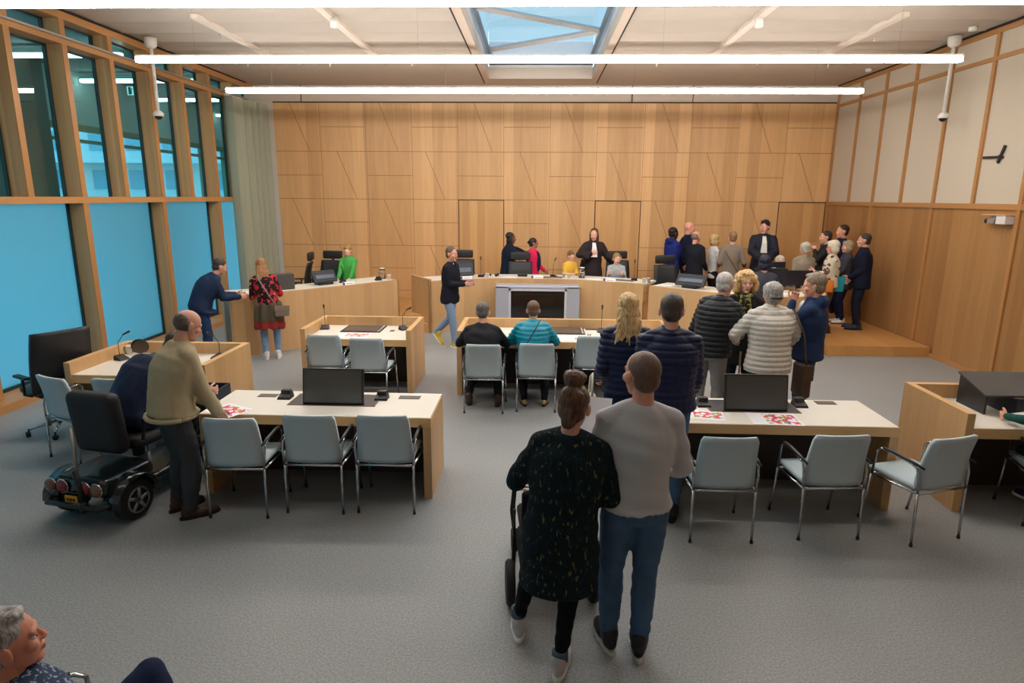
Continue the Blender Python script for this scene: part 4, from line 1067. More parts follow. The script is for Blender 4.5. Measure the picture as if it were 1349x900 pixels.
def shoe_proto(kind):
    g = G()
    if kind == 'pump': g.ell((0, .07, .028), (.042, .10, .026)).ell((0, -.04, .035), (.032, .045, .04))
    else: g.ell((0, .08, .034), (.046, .105, .034)).ell((0, -.02, .05), (.038, .07, .048)).cap((0, -.03, .06), (0, -.035, .10), .042, .044)
    up = remesh(g, .007, 2)
    up.v = [V((p.x, p.y, max(p.z, .016))) for p in up.v]
    so = G(); pts = []
    for i in range(24):
        a = 2*pi*i/24; x = .047*cos(a)*(1 if sin(a) > 0 else .84); y = .045+.145*sin(a); pts.append((x, y))
    so.prism(pts, 0, .022); return up, so
SHOES = {k: shoe_proto(k) for k in ('shoe', 'pump')}

def ik(a, b, l1, l2, pole):
    d = b-a; L_ = d.length; 
    if L_ > (l1+l2)*.995: b = a+d.normalized()*(l1+l2)*.995; d = b-a; L_ = d.length
    k = (l1*l1-l2*l2+L_*L_)/(2*L_); h = math.sqrt(max(0, l1*l1-k*k)); u = d/L_
    p = pole-u*pole.dot(u)
    if p.length < 1e-4: p = V((0, 0, -1))-u*(-u.z)
    return a+u*k+p.normalized()*h, b

def hair_geo(style, hi):
    g = G(); E = lambda c, r, **k: g.ell(c, r, nu=20, nv=14, **k)
    amp, fq = .003, 60
    if style == 'short':
        E((0, -.024, .044), (.081, .097, .086)); E((0, -.046, -.014), (.070, .064, .066))
    elif style == 'shaved':
        E((0, -.020, .036), (.0765, .0945, .0865)); E((0, -.043, -.015), (.066, .0655, .065)); amp = .0006
    elif style == 'fringe':
        E((0, -.036, .004), (.0845, .076, .060)); E((0, -.050, .024), (.076, .066, .068)); 
    elif style == 'full':
        E((0, -.030, .054), (.085, .102, .088)); E((0, -.050, -.010), (.079, .066, .070)); E((.015, .025, .108), (.05, .045, .024)); amp = .005; fq = 45
    elif style == 'bob':
        E((0, -.022, .045), (.093, .106, .092)); E((0, -.050, -.035), (.092, .066, .085))
        for s in (-1, 1): E((s*.070, -.012, -.03), (.026, .05, .07))
        E((.03, .045, .088), (.05, .04, .03)); amp = .005; fq = 50
    elif style == 'long':
        E((0, -.022, .045), (.090, .105, .090)); E((0, -.055, -.05), (.096, .062, .10)); E((.0, -.078, -.13), (.098, .042, .12)); [g.cap((random.uniform(-.085, .085), -.08, -.10), (random.uniform(-.14, .14), random.uniform(-.12, -.07), random.uniform(-.31, -.20)), .022, .004, 8) for _ in range(24)]
        for s in (-1, 1): E((s*.070, -.015, -.05), (.024, .042, .09))
        amp = .006; fq = 42
    elif style == 'straight':
        E((0, -.034, .048), (.086, .097, .086)); E((0, -.05, -.06), (.082, .055, .12))
        for s in (-1, 1): E((s*.080, -.012, -.06), (.022, .038, .12)); E((s*.080, .015, -.15), (.024, .028, .08))
        amp = .004
    elif style == 'curly':
        E((0, -.022, .035), (.125, .105, .108)); E((0, -.04, -.05), (.135, .085, .095))
        for s in (-1, 1): E((s*.098, .01, -.04), (.045, .055, .095)); E((s*.075, .02, .05), (.045, .055, .05))
        E((0, .02, .10), (.08, .055, .035)); amp = .014; fq = 38
    elif style == 'bun':
        E((0, -.020, .040), (.083, .101, .088)); E((0, -.050, -.020), (.074, .062, .072)); E((-.0, -.055, .150), (.050, .048, .046)); E((0, -.08, .05), (.068, .045, .065)); E((.0, -.085, -.075), (.04, .02, .045)); amp = .006
        for q_ in range(7): g.tube([(.046*cos(t_)+.006*sin(q_*2), -.055+.046*sin(t_)*cos(q_*.9), .150+.046*sin(t_)*sin(q_*.9)+.01*cos(t_*2)) for t_ in [i*pi/8 for i in range(17)]], .014, 8); fq = 48
    elif style == 'tied':
        E((0, -.020, .040), (.083, .100, .088)); E((0, -.048, -.016), (.073, .062, .070)); E((0, -.115, .02), (.03, .035, .035))
    elif style == 'greycurl':
        E((0, -.022, .042), (.095, .108, .094)); E((0, -.05, -.02), (.088, .070, .078)); amp = .009; fq = 55
    r = remesh(g, .006 if hi else .009, 1)
    return displace(r, lambda p: amp*mnoise.noise(V((p.x*fq, p.y*fq, p.z*fq*.45))))
_hair = {}
def hair(style, hi):
    k = (style, hi)
    if k not in _hair: _hair[k] = hair_geo(style, hi)
    return _hair[k]

def person(label, x, y, z=0, h=1.75, rz=0, girth=1., lean=0, curve=0, side=0, hipz=None, hipy=0, sit=False, lfoot=None, rfoot=None,
           lhand=None, rhand=None, lpole=None, rpole=None, hyaw=0, hpitch=0, skin=(206, 150, 122), hairc=(70, 50, 35), hairc2=None, style='short',
           top='jacket', topm=None, hem=.86, flare=1., infl=.0, collar=1, sleeve=1., bottomm=None, legw=1., shoem=None, solem=None, shoe='shoe', curl=22,
           hi=False, sw=1., lcuff=0, items=None):
    s = h/1.75; hi_ = hi
    if hipz is None: hipz = .93*s if not sit else .54
    if sit and lfoot is None: lfoot = (-.11, .40, 0); 
    if sit and rfoot is None: rfoot = (.11, .40, 0)
    lfoot = V(lfoot or (-.10*s, .0, 0)); rfoot = V(rfoot or (.10*s, .02, 0))
    hip = V((0, hipy, hipz))
    def spine(d0, a, sd): return V((sin(rad(sd)), sin(rad(a))*cos(rad(sd)), cos(rad(a))*cos(rad(sd))))
    u1 = spine(0, lean*.75, side); u2 = spine(0, lean+curve*.5, side); u3 = spine(0, lean+curve, side)
    waist = hip+u1*.15*s; chest = waist+u2*.20*s; shou = chest+u3*.155*s; neckb = shou+u3*.045*s
    nd = spine(0, (lean+curve)*.75-4, side*.6); nd.y += .18; nd.normalize()
    headc = neckb+nd*.155*s
    hr = M.Rotation(rad(hyaw), 3, 'Z') @ M.Rotation(rad(-(hpitch+lean*.55+curve*.4)), 3, 'X')
    sidev = V((1, 0, 0)) if not side else V((cos(rad(side)), 0, -sin(rad(side))))
    SX = .160*s*sw
    sh = {-1: shou-sidev*SX+u3*-.030*s, 1: shou+sidev*SX+u3*-.030*s}
    defhand = lambda k: sh[k]+V((k*.06*s, .06*s, -.50*s))
    tgt = {-1: V(lhand) if lhand else defhand(-1), 1: V(rhand) if rhand else defhand(1)}
    pole = {-1: V(lpole) if lpole else V((-.18, -.8, -.7)), 1: V(rpole) if rpole else V((.18, -.8, -.7))}
    arm = {}
    for k in (-1, 1):
        el, wr = ik(sh[k], tgt[k], .29*s, .255*s, pole[k]); arm[k] = (sh[k], el, wr)
    hipj = {-1: hip+V((-.088*s, 0, -.02)), 1: hip+V((.088*s, 0, -.02))}
    leg = {}
    for k, ft in ((-1, lfoot), (1, rfoot)):
        ank = V((ft[0], ft[1]-.02, ft[2]+.085)); kn, an = ik(hipj[k], ank, (.43 if sit else .417)*s, (.43 if sit else .417)*s, V((k*.12, 1, .1))); leg[k] = (hipj[k], kn, an)
    # torso rings (centre, half width, half depth, direction)
    gi = girth
    ringspec = [(hip-u1*.09*s, .150*gi, .112*gi, u1), (hip+u1*.0, .168*gi, .122*gi, u1), (waist, .146*gi, .112*gi, u1), (waist+u2*.10*s, .158*gi, .118*gi, u2), (chest, .172*gi, .122*gi, u2),
                (chest+u3*.085*s, .168*gi*(.5+.5*sw), .110*gi, u3), (shou, .118, .080, u3), (neckb+u3*.01, .056, .058, u3)]
    def torso(g, inf, hemz=None, fl=1., top_r=1.):
        R = []
        if hemz is not None and not sit:
            hz = hemz*h*.535   # hem height above the ground, as a share of hip height
            c0 = hip-u1*.02; R0 = []
            n = 4 if hz < c0.z-.12 else 2
            for i in range(n):
                t = 1-i/n; zz = c0.z+(hz-c0.z)*t; k = 1+(fl-1)*t
                cx = V((c0.x, c0.y*(1-t*.7), zz))
                if i == 0: R0.append((cx-V((0, 0, .008)), V((.160*gi*k*s+inf, 0, 0)), V((0, .116*gi*k*s+inf, 0)))); cx = cx+V((0, 0, .010))
                R0.append((cx, V((.176*gi*k*s+inf, 0, 0)), V((0, .132*gi*k*s+inf, 0))))
            R = R0
            spec = ringspec[1:]
        else: spec = ringspec
        for c, rx, ry, u in spec:
            ax = sidev*(rx*s+inf); fw = sidev.cross(u)*-1; ay = fw.normalized()*(ry*s+inf)
            R.append((c, ax, ay))
        g.loft(R, 24)
        for k in (-1, 1):   # shoulder mass and chest/back fullness
            g.cap(neckb+u3*-.01*s, sh[k], .046*s+inf*.55, .048*s*max(1, gi*.9)+inf*.7)
        return g
    def arms(g, inf, end=1., k_=None):
        for k in (-1, 1):
            if k_ and k != k_: continue
            a, e, w = arm[k]; gg = .5+.5*gi
            w2 = e+(w-e)*end
            g.chain([a, a+(e-a)*.5, e], [.047*s*gg+inf, .045*s*gg+inf, .038*s*gg+inf]); g.chain([e, e+(w2-e)*.4, w2], [.038*s*gg+inf, .037*s*gg+inf, .029*s+inf*.9])
        return g
    def legs(g, inf, lw=1., end=1.):
        for k in (-1, 1):
            a, kn, an = leg[k]; gg = .6+.4*gi
            an2 = kn+(an-kn)*end
            g.chain([a, a+(kn-a)*.5, kn], [.088*s*gg+inf, .074*s*gg*lw**.5+inf, .056*s*gg*lw**.5+inf]); g.chain([kn, kn+(an2-kn)*.35, an2], [.056*s*gg*lw**.5+inf, .055*s*gg*lw+inf, .037*s*lw+inf])
        g.ell(hip-V((0, .01, .01)), (.160*s*gi+inf, .118*s*gi+inf, .10*s), nu=20, nv=12)
        return g
    # body
    core = torso(G(), -.022); arms(core, -.012 if sleeve > .6 else -.004); legs(core, -.014)
    core.cap(neckb-u3*.06*s, headc+hr @ V((0, -.02, -.08))*s, .056*s, .050*s)
    core = remesh(core, .016 if hi else .022, 1)
    body = G(); body.merge(core)
    HM = M.Translation(headc) @ hr.to_4x4() @ M.Scale(s*(1.05 if h > 1.5 else 1.16+.1*(1.5-h)), 4)
    body.merge(HEAD_HI if hi else HEAD_LO, HM)
    HG = hand(curl, hi)
    for k in (-1, 1):
        a, e, w = arm[k]; d = (w-e).normalized(); zc = -d
        yh = V((0, .35, 1)) if abs(d.z) < .75 else V((0, 1, 0))
        yc = (yh-zc*yh.dot(zc)).normalized(); xc = yc.cross(zc).normalized()
        R_ = M((xc, yc, zc)).transposed().to_4x4()
        mt = M.Translation(w) @ R_ @ M.Scale(s*1.02, 4)
        if k == -1: mt = mt @ M.Scale(-1, 4, V((1, 0, 0)))
        body.merge(HG, mt)
    sm = skin_mat('%d_%d_%d' % skin, skin)
    o = obj('person', body, [sm, EYE_W, EYE_D, LIPS if skin[0] > 120 else sm], None, True, (x, y, z), rad(rz))
    tag(o, label, 'person')
    vx = .011 if hi else .016
    # trousers
    bm_ = bottomm or cloth('dark_trousers', (38, 40, 50))
    if top not in ('robe',):
        t_ = remesh(legs(G(), .010, legw, .97), vx, 2)
        t_ = displace(t_, lambda p: .005*mnoise.noise(V((p.x*14, p.y*14, p.z*22)))+.003*sin(p.z*70+p.x*20)*(1 if p.z < .25*s else .3))
        obj('trousers', t_, bm_, o, True)
    # top
    inf = {'jacket': .026, 'puffer': .040, 'sweater': .015, 'coat': .030, 'robe': .034, 'hoodie': .026, 'shirt': .012}[top]+infl
    g = torso(G(), inf, hem if not sit else None, flare)
    arms(g, inf*(.62 if top != 'robe' else 1.1), sleeve*(.97 if sleeve >= 1 else 1))
    if top == 'robe':
        for k in (-1, 1):
            a, e, w = arm[k]; g.chain([e, e+(w-e)*.45, e+(w-e)*.7-V((0, 0, .06))], [.075*s, .08*s, .085*s])
    if collar: 
        cr = .066*s+inf*.35
        g.loft([(neckb-u3*.05*s, sidev*(cr+.03), sidev.cross(u3)*-(cr+.02)), (neckb+nd*.015*s, sidev*cr, sidev.cross(u3)*-cr), (neckb+nd*(.045 if top in ('puffer', 'coat', 'hoodie') else .03)*s*collar, sidev*cr*.93, sidev.cross(u3)*-cr*.93)], 18)
    if top == 'hoodie': g.ell(neckb+V((0, -.085, .0))*s, (.11*s, .075*s, .07*s))
    r = remesh(g, vx, 4)
    if top == 'puffer': r = displace(r, lambda p: -.011*abs(cos(p.z*pi/.054))**7+.004*mnoise.noise(p*30))
    elif top in ('jacket', 'coat', 'robe', 'hoodie'): r = displace(r, lambda p: .009*mnoise.noise(V((p.x*9, p.y*9, p.z*5)))+.004*mnoise.noise(V((p.x*20, p.y*20, p.z*14))))
    else: r = displace(r, lambda p: .006*mnoise.noise(V((p.x*10, p.y*10, p.z*9)))+.003*sin(p.z*55+p.x*18))
    nm = {'puffer': 'padded_jacket', 'robe': 'gown', 'coat': 'coat', 'jacket': 'jacket', 'sweater': 'sweater', 'hoodie': 'hooded_jacket', 'shirt': 'shirt'}[top]
    obj(nm, r, topm, o, True)
    # shoes
    if z == 0 or hi or shoem:
        up, so = SHOES[shoe]
        for k, ft in ((-1, lfoot), (1, rfoot)):
            kn, an = leg[k][1], leg[k][2]
            tz = ft[3] if len(ft) > 3 else 0
            ya = k*-.16
            pit = 0
            if ft[2] > .06: pit = -.9
            mt = M.Translation(V((an.x, an.y+.02, ft[2]))) @ RZ(ya) @ RX(pit) @ M.Scale(s*1.1, 4)
            u_ = G().merge(up, mt); so_ = G().merge(so, mt)
            q = obj('shoe', u_, shoem or plain('shoe_dark', srgb(40, 34, 32), rough=.5), o, True)
            obj('sole', so_, solem or plain('sole_dark', srgb(30, 28, 28), rough=.7), q)
    # hair
    if style:
        hg = G().merge(hair(style, hi), HM)
        hm = hair_mat('hair_%d_%d_%d' % hairc, srgb(*hairc), srgb(*hairc2) if hairc2 else None)
        obj('hair', hg, hm, o, True)
    info = dict(o=o, arm=arm, leg=leg, headc=headc, HM=HM, neckb=neckb, shou=shou, chest=chest, waist=waist, hip=hip, s=s, u3=u3, sidev=sidev, inf=inf)
    return info
def strap(P, pts, m, w=.012, name='bag_strap'):
    return obj(name, G().tube(pts, w, 6), m, P['o'] if not isinstance(P, bpy.types.Object) else P, True)
def bag(label, P, loc, size, m, handle=None, cat='bag', rot=0):
    """a bag carried by a person: a thing of its own, placed in the carrier's space"""
    o = P['o']; mw = M.Translation(o.location) @ RZ(o.rotation_euler[2])
    sx, sy, sz = size; g = G().rbox(-sx/2, -sy/2, -sz, sx/2, sy/2, 0, min(sx, sy)*.3, seg=3)
    b_ = obj('handbag', g, m, None, True, mw @ V(loc), o.rotation_euler[2]+rot); tag(b_, label, cat)
    obj('flap', G().rbox(-sx/2-.004, -sy/2-.008, -sz*.45, sx/2+.004, -sy/2+.01, .004, .004), m, b_)
    if handle:
        inv = (M.Translation(b_.location) @ RZ(b_.rotation_euler[2])).inverted() @ mw
        obj('shoulder_strap', G().tube([inv @ V(p) for p in handle], .011, 6), m, b_, True)
    return b_
def glasses(P, m=None):
    g = G()
    for k in (-1, 1):
        g.tube([(k*.032+.021*cos(a), .100, .001+.016*sin(a)) for a in [i*pi/8 for i in range(17)]], .0022, 5); g.tube([(k*.053, .10, .004), (k*.08, .05, .006), (k*.083, 0, .004)], .002, 5)
    g.tube([(-.011, .101, .004), (.011, .101, .004)], .0022, 5)
    obj('glasses', G().merge(g, P['HM']), m or BLACK_PL, P['o'], True)
def bib(P, length=.30):
    """white pleated bands at the throat of a gown"""
    g = G(); c = P['neckb']+V((0, .075, -.01)); s = P['s']; inf = P['inf']
    n = 6
    for i in range(n):
        t0 = (i/n-.5); t1 = ((i+1)/n-.5); wz = lambda t, k: V((t*(.07+.07*k), .012*(i % 2)+.02+.12*min(1, k*2.6)+.012*k, -length*k))
        for k in range(5):
            a, b_ = k/5, (k+1)/5; v = [c+wz(t0, a), c+wz(t1, a), c+wz(t1, b_), c+wz(t0, b_)]
            g.add(v+[q-V((0, .012, 0)) for q in v], [(0, 1, 2, 3), (7, 6, 5, 4), (0, 4, 5, 1), (1, 5, 6, 2), (2, 6, 7, 3), (3, 7, 4, 0)])
    obj('white_bands', g, plain('white_linen', srgb(235, 233, 230), rough=.8), P['o'])
def phone(P, loc, label, m=None, size=(.07, .008, .14), nm='phone', cat='phone', rx=50):
    o = P['o']; mw = M.Translation(o.location) @ RZ(o.rotation_euler[2])
    q = obj(nm, G().rbox(-size[0]/2, -size[1]/2, -size[2]/2, size[0]/2, size[1]/2, size[2]/2, min(size)*.4, mat=RX(rad(rx))), m or plain('phone_blue', srgb(90, 120, 180), rough=.2), None, False, mw @ V(loc), o.rotation_euler[2])
    tag(q, label, cat); return q

NAVY = cloth('navy', (24, 30, 58)); NAVYP = plain('padded_navy', srgb(24, 32, 66), rough=.5, spec=.3); BLACKP = plain('padded_black', srgb(26, 29, 34), rough=.5, spec=.3)
JEANS = plain('jeans_blue', srgb(74, 100, 132), rough=.85, spec=.2, bump=.3, bscale=9, var=.32); JEANS_D = cloth('jeans_dark', (32, 48, 78)); JEANS_L = cloth('jeans_light', (122, 152, 186))
# 1 man in beige jacket
P = person('man in beige jacket and dark grey trousers bending over the open desk beside the scooter', -2.86, 4.76, h=1.72, rz=-42, girth=1.12, lean=8, curve=14, hpitch=12, hipy=-.05,
    lfoot=(-.12, -.02, 0), rfoot=(.10, .0, 0), rhand=(.14, .27, .83), lhand=(-.14, .25, .90), hairc=(96, 82, 70), style='fringe', skin=(190, 134, 110), topm=cloth('beige', (176, 160, 128), rough=.75), hem=.97,
    bottomm=cloth('charcoal', (62, 64, 68)), legw=1.25, shoem=plain('brown_leather', srgb(66, 42, 34), rough=.45), hi=True, infl=.012)
obj('waistband', G().tube([(P['hip'].x+.212*cos(a), P['hip'].y+.0+.178*sin(a), P['hip'].z-.035) for a in [i*pi/12 for i in range(25)]], .02, 8), cloth('beige', (176, 160, 128)), P['o'], True)
# 2 scooter rider
P = person('person in navy jacket bending forward on the mobility scooter behind the man in beige', -3.50, 5.14, h=1.80, rz=-24, girth=1.3, sit=True, hipz=.72, lean=26, curve=34, hpitch=10, lfoot=(-.14, .48, .22), rfoot=(.12, .48, .22),
    lhand=(-.12, .62, .78), rhand=(.22, .60, .78), hairc=(80, 62, 52), style='short', topm=flecks('navy_shell', srgb(28, 40, 66), [(srgb(40, 54, 84), .56)], 3, bump=.3, rough=.6), top='jacket', infl=.02, bottomm=cloth('black_trousers', (24, 25, 30)), hi=True)
# 3 man in blazer
P = person('man in dark blue blazer and jeans leaning over the end of the curved clerk desk', -5.02, 9.46, h=1.72, rz=-52, girth=1.18, lean=24, curve=12, hpitch=5, hipy=-.12, lfoot=(-.10, -.04, 0), rfoot=(.10, -.10, 0),
    rhand=(.12, .44, 1.05), lhand=(-.14, .44, 1.05), hairc=(66, 54, 48), topm=cloth('blazer_blue', (28, 44, 74), rough=.7), hem=.90, infl=.006, bottomm=cloth('jeans_ink', (36, 58, 94)))
# 4 woman floral
P = person('woman in red and black floral jacket, another jacket tied round her waist', -4.27, 9.90, h=1.62, rz=28, girth=.95, lean=14, curve=6, side=-5, hpitch=8, hipy=-.05, lfoot=(-.09, .0, 0), rfoot=(.10, .03, 0), lhand=(-.20, .30, 1.06), rhand=(.20, .30, 1.06),
    hairc=(170, 122, 76), hairc2=(110, 72, 44), style='long', topm=flecks('floral_red', srgb(34, 22, 26), [(srgb(176, 42, 52), .53), (srgb(206, 130, 120), .66)], 14), hem=.98, bottomm=JEANS_L, shoem=plain('white_sneaker', srgb(226, 222, 216), rough=.5), solem=plain('white_sole', srgb(235, 235, 232)))
r = remesh(G().loft([(V((0, -.05, .92)), V((.20, 0, 0)), V((0, .15, 0))), (V((0, -.06, .78)), V((.215, 0, 0)), V((0, .17, 0))), (V((0, -.06, .64)), V((.225, 0, 0)), V((0, .175, 0)))], 24), .02, 1)
r = displace(r, lambda p: .02*sin(math.atan2(p.x, p.y)*9))
obj('tied_jacket', r, cloth('olive_shell', (86, 78, 62)), P['o'], True)
r = remesh(G().loft([(V((0, -.06, .68)), V((.215, 0, 0)), V((0, .165, 0))), (V((0, -.06, .52)), V((.235, 0, 0)), V((0, .18, 0)))], 24), .02, 1)
obj('red_lining', displace(r, lambda p: .02*sin(math.atan2(p.x, p.y)*9)), cloth('red_lining', (140, 48, 44)), P['o'], True)
bag('small taupe shoulder bag on the hip of the woman in the floral jacket', P, (.17, -.27, .90), (.22, .07, .17), plain('taupe_leather', srgb(128, 114, 100), rough=.5), [(.1, -.28, .88), (-.02, -.22, 1.1), (-.12, -.16, 1.30), (-.13, -.02, 1.38)])
# 5 boy green
person('boy in bright green hooded jacket standing behind the clerk desk', -3.78, 12.72, .17, h=1.43, rz=178, girth=.86, hpitch=22, lhand=(-.12, .32, .80), rhand=(.12, .32, .80), hairc=(176, 136, 84), style='full', skin=(222, 172, 146), top='hoodie', topm=cloth('bright_green', (70, 160, 74)), bottomm=JEANS_D)
# 6 walker
P = person('walking man in black jacket, light blue jeans and yellow shoes in front of the bench', -1.50, 10.98, h=1.74, rz=-112, girth=1.0, lean=3, hyaw=-6, lfoot=(-.04, -.32, .12), rfoot=(.08, .14, 0), lhand=(-.10, .34, 1.13), rhand=(.10, .34, 1.13), hairc=(98, 82, 70),
    topm=cloth('black_jacket', (26, 28, 38)), hem=.84, bottomm=cloth('jeans_faded', (124, 146, 176)), shoem=plain('yellow_suede', srgb(206, 172, 50), rough=.7), solem=plain('white_sole', srgb(235, 235, 232)), skin=(196, 138, 112))
phone(P, (.0, .42, 1.16), 'small blue phone in the hands of the walking man')
obj('shirt_collar', G().add([(-.05, .10, 1.47), (0, .135, 1.32), (.05, .10, 1.47), (.0, .07, 1.5)], [(0, 1, 2, 3)]), PAPER, P['o'])
# 7, 8 seated pair
P = person('man in black sweater sitting at the wide desk, seen from behind', -.66, 7.66, h=1.74, sit=True, hipz=.50, girth=1.22, sw=1.08, lean=8, curve=8, hpitch=6, lhand=(-.14, .42, .78), rhand=(.12, .42, .78), lpole=(-1, -.6, -.4), rpole=(1, -.6, -.4), hairc=(112, 104, 100), hairc2=(60, 54, 52), style='short', top='sweater', topm=cloth('black_knit', (38, 38, 42)), bottomm=cloth('black_trousers', (24, 25, 30)),
    shoem=plain('brown_leather', srgb(66, 42, 34)), lfoot=(-.18, .12, 0), rfoot=(.2, .08, 0))
P = person('woman in turquoise padded jacket sitting at the wide desk, seen from behind', -.03, 7.74, h=1.66, sit=True, hipz=.55, girth=1.05, sw=1.06, lean=10, curve=6, hpitch=4, lhand=(-.16, .42, .78), rhand=(.16, .42, .78), lpole=(-1, -.6, -.5), rpole=(1, -.6, -.5), hairc=(118, 88, 66), style='short', top='puffer', topm=plain('padded_turquoise', srgb(0, 142, 168), rough=.45), bottomm=cloth('black_trousers', (24, 25, 30)),
    shoem=plain('gold_leather', srgb(196, 170, 116), rough=.35, metal=.5), shoe='pump', lfoot=(-.10, .05, 0), rfoot=(.16, .05, 0))
strap(P, [(-.15, -.20, .62), (-.10, -.185, .8), (.02, -.14, 1.0), (.09, -.06, 1.12)], BLACK_LE, .008)
# 9..13 behind the bench
P = person('woman with black hair in navy coat leaning her arm on the office chair', -.63, 13.95, .17, h=1.66, rz=-75, girth=1.1, hyaw=-5, lean=6, rhand=(.10, .34, 1.20), lhand=(-.1, .42, 1.22), lpole=(-1, 0, .1), rpole=(1, 0, -.2), hairc=(20, 18, 20), style='straight', skin=(120, 76, 56), top='coat', topm=cloth('navy_coat', (22, 30, 50)), hem=.62)
P = person('woman in pink jacket and glasses standing beside the office chair', -.08, 13.9, .17, h=1.55, rz=-110, girth=.98, hyaw=28, lhand=(-.2, .2, .85), hairc=(32, 26, 28), style='tied', skin=(170, 112, 88), topm=cloth('hot_pink', (226, 40, 92)), hem=.8, bottomm=NAVY); glasses(P)
obj('dark_blouse', remesh(G().ell((0, .10, 1.05), (.06, .09, .24)), .02, 1), NAVY, P['o'], True)
P = person('small boy in yellow jacket with glasses leaning on the bench', .68, 13.55, .17, h=1.30, rz=-150, girth=.9, lean=10, hpitch=12, hyaw=0, lhand=(-.1, .30, .86), rhand=(.14, .30, .86), hairc=(130, 98, 66), style='full', skin=(222, 170, 142), topm=cloth('yellow', (224, 176, 70)), bottomm=JEANS_D); glasses(P)
P = person('woman in black court gown with white bands, one hand on the office chair', 1.24, 14.05, .17, h=1.75, rz=180, girth=.95, hpitch=12, hyaw=-12, lhand=(-.50, .16, 1.16), rhand=(.08, .22, 1.24), lpole=(-.3, -.3, -1), rpole=(1, .2, -.6), hairc=(110, 72, 48), style='straight', skin=(220, 168, 144), top='robe', topm=plain('gown_black_brown', srgb(34, 22, 24), rough=.8, bump=.2, bscale=40), hem=.12, flare=1.45, bottomm=NAVY); bib(P)
person('smiling girl in light grey cardigan sitting on the office chair behind the bench', 1.70, 13.60, .17, h=1.5, rz=172, sit=True, hipz=.58, girth=.9, lean=12, hyaw=14, lhand=(-.16, .34, .86), rhand=(.14, .34, .86), hairc=(170, 132, 84), style='tied', skin=(224, 174, 148), top='sweater', topm=cloth('light_grey_knit', (176, 178, 182)), bottomm=JEANS_D)
# 14, 15 navy padded
P = person('blonde woman in navy padded jacket seen from behind, beside the navy padded man', .80, 5.42, h=1.77, rz=2, girth=1.0, hpitch=10, lean=4, lhand=(-.22, .18, 1.0), rhand=(.22, .26, 1.02), hairc=(232, 196, 140), hairc2=(150, 112, 66), style='long', top='puffer', topm=NAVYP, hem=.98, bottomm=JEANS_D, hi=True, collar=1.2, shoem=plain('black_shoe', srgb(24, 24, 26)))
bag('cream leather bag hanging on the arm of the blonde woman', P, (-.30, .06, .86), (.13, .30, .30), plain('cream_leather', srgb(214, 206, 186), rough=.5), [(-.30, -.05, .84), (-.29, -.02, 1.02), (-.28, .08, 1.06), (-.29, .14, 1.02), (-.30, .17, .84)])
P = person('short-haired man in navy padded jacket and jeans seen from behind at the desk', 1.05, 4.88, h=1.86, rz=-4, girth=1.1, sw=1.08, hpitch=4, lean=2, lhand=(-.2, .22, 1.0), rhand=(.22, .24, 1.0), hairc=(84, 70, 60), hairc2=(56, 46, 40), style='short', top='puffer', topm=NAVYP, hem=.97, bottomm=JEANS, hi=True, collar=1.2, shoem=plain('black_shoe', srgb(24, 24, 26)))
# 16 black puffer
P = person('white-haired man in black padded jacket and grey trousers leaning towards the curly woman', 1.93, 6.92, h=1.81, rz=-30, girth=1.12, lean=10, curve=4, side=6, hyaw=-10, rhand=(.22, .42, 1.10), lhand=(-.3, .16, .92), hairc=(206, 200, 196), hairc2=(150, 142, 138), style='short', top='puffer', topm=BLACKP, hem=.94, bottomm=cloth('light_grey_trousers', (142, 140, 140)), hi=True, skin=(206, 140, 124))
# 17 curly woman
P = person('woman with big curly blonde hair and patterned scarf facing the camera', 2.47, 7.58, h=1.74, rz=168, girth=.98, hyaw=10, hpitch=4, rhand=(.10, .32, 1.08), lhand=(-.14, .28, 1.05), hairc=(214, 180, 126), hairc2=(150, 112, 70), style='curly', skin=(218, 166, 140), topm=cloth('black_cardigan', (28, 28, 30)), hem=.7, bottomm=cloth('black_trousers', (24, 25, 30)), hi=True)
SCARF = flecks('scarf_print', srgb(34, 34, 28), [(srgb(128, 120, 56), .5), (srgb(70, 90, 120), .62), (srgb(190, 170, 110), .68)], 26)
r = remesh(G().tube([(.085*cos(a), .02+.085*sin(a), 1.475+.012*sin(a*3)) for a in [i*pi/8 for i in range(17)]], .032, 10).chain([(.03, .14, 1.45), (.05, .175, 1.3), (.04, .17, 1.12)], [.035, .045, .04]).chain([(-.03, .14, 1.45), (-.045, .175, 1.28), (-.05, .17, 1.15)], [.03, .04, .035]), .013, 1)
obj('scarf', displace(r, lambda p: .008*mnoise.noise(p*40)), SCARF, P['o'], True)
# 18 white puffer
P = person('grey-haired woman in white padded jacket with a brown shoulder bag, seen from behind', 2.50, 6.72, h=1.72, rz=6, girth=1.2, sw=1.15, lean=4, hpitch=4, lhand=(-.26, .30, 1.06), rhand=(.26, .24, 1.0), lpole=(-1, -.4, -.5), rpole=(1, -.4, -.5), hairc=(186, 182, 176), hairc2=(110, 104, 98), style='greycurl', top='puffer', topm=plain('padded_white', srgb(214, 208, 198), rough=.55), hem=.86, bottomm=cloth('black_trousers', (24, 25, 30)), hi=True, collar=1.4, infl=.008)
bag('brown leather shoulder bag hanging at the side of the woman in white', P, (.36, -.06, .88), (.10, .26, .36), plain('brown_bag', srgb(84, 62, 50), rough=.5), [(.35, -.15, .86), (.30, -.13, 1.2), (.20, -.06, 1.46), (.22, .02, 1.44), (.33, .06, 1.1), (.36, .05, .86)])
strap(P, [(-.01+.062*cos(a), -.075-.035*sin(a), 1.585) for a in [0, pi/4, pi/2, 3*pi/4, pi]], plain('hairclip_black', srgb(30, 28, 30), rough=.3), .012, 'hair_clip')
obj('walking_stick', G().tube([(-.22, .2, .02), (-.22, .2, .95)], .011, 8), plain('stick_wood', srgb(150, 112, 74)), P['o'], True)
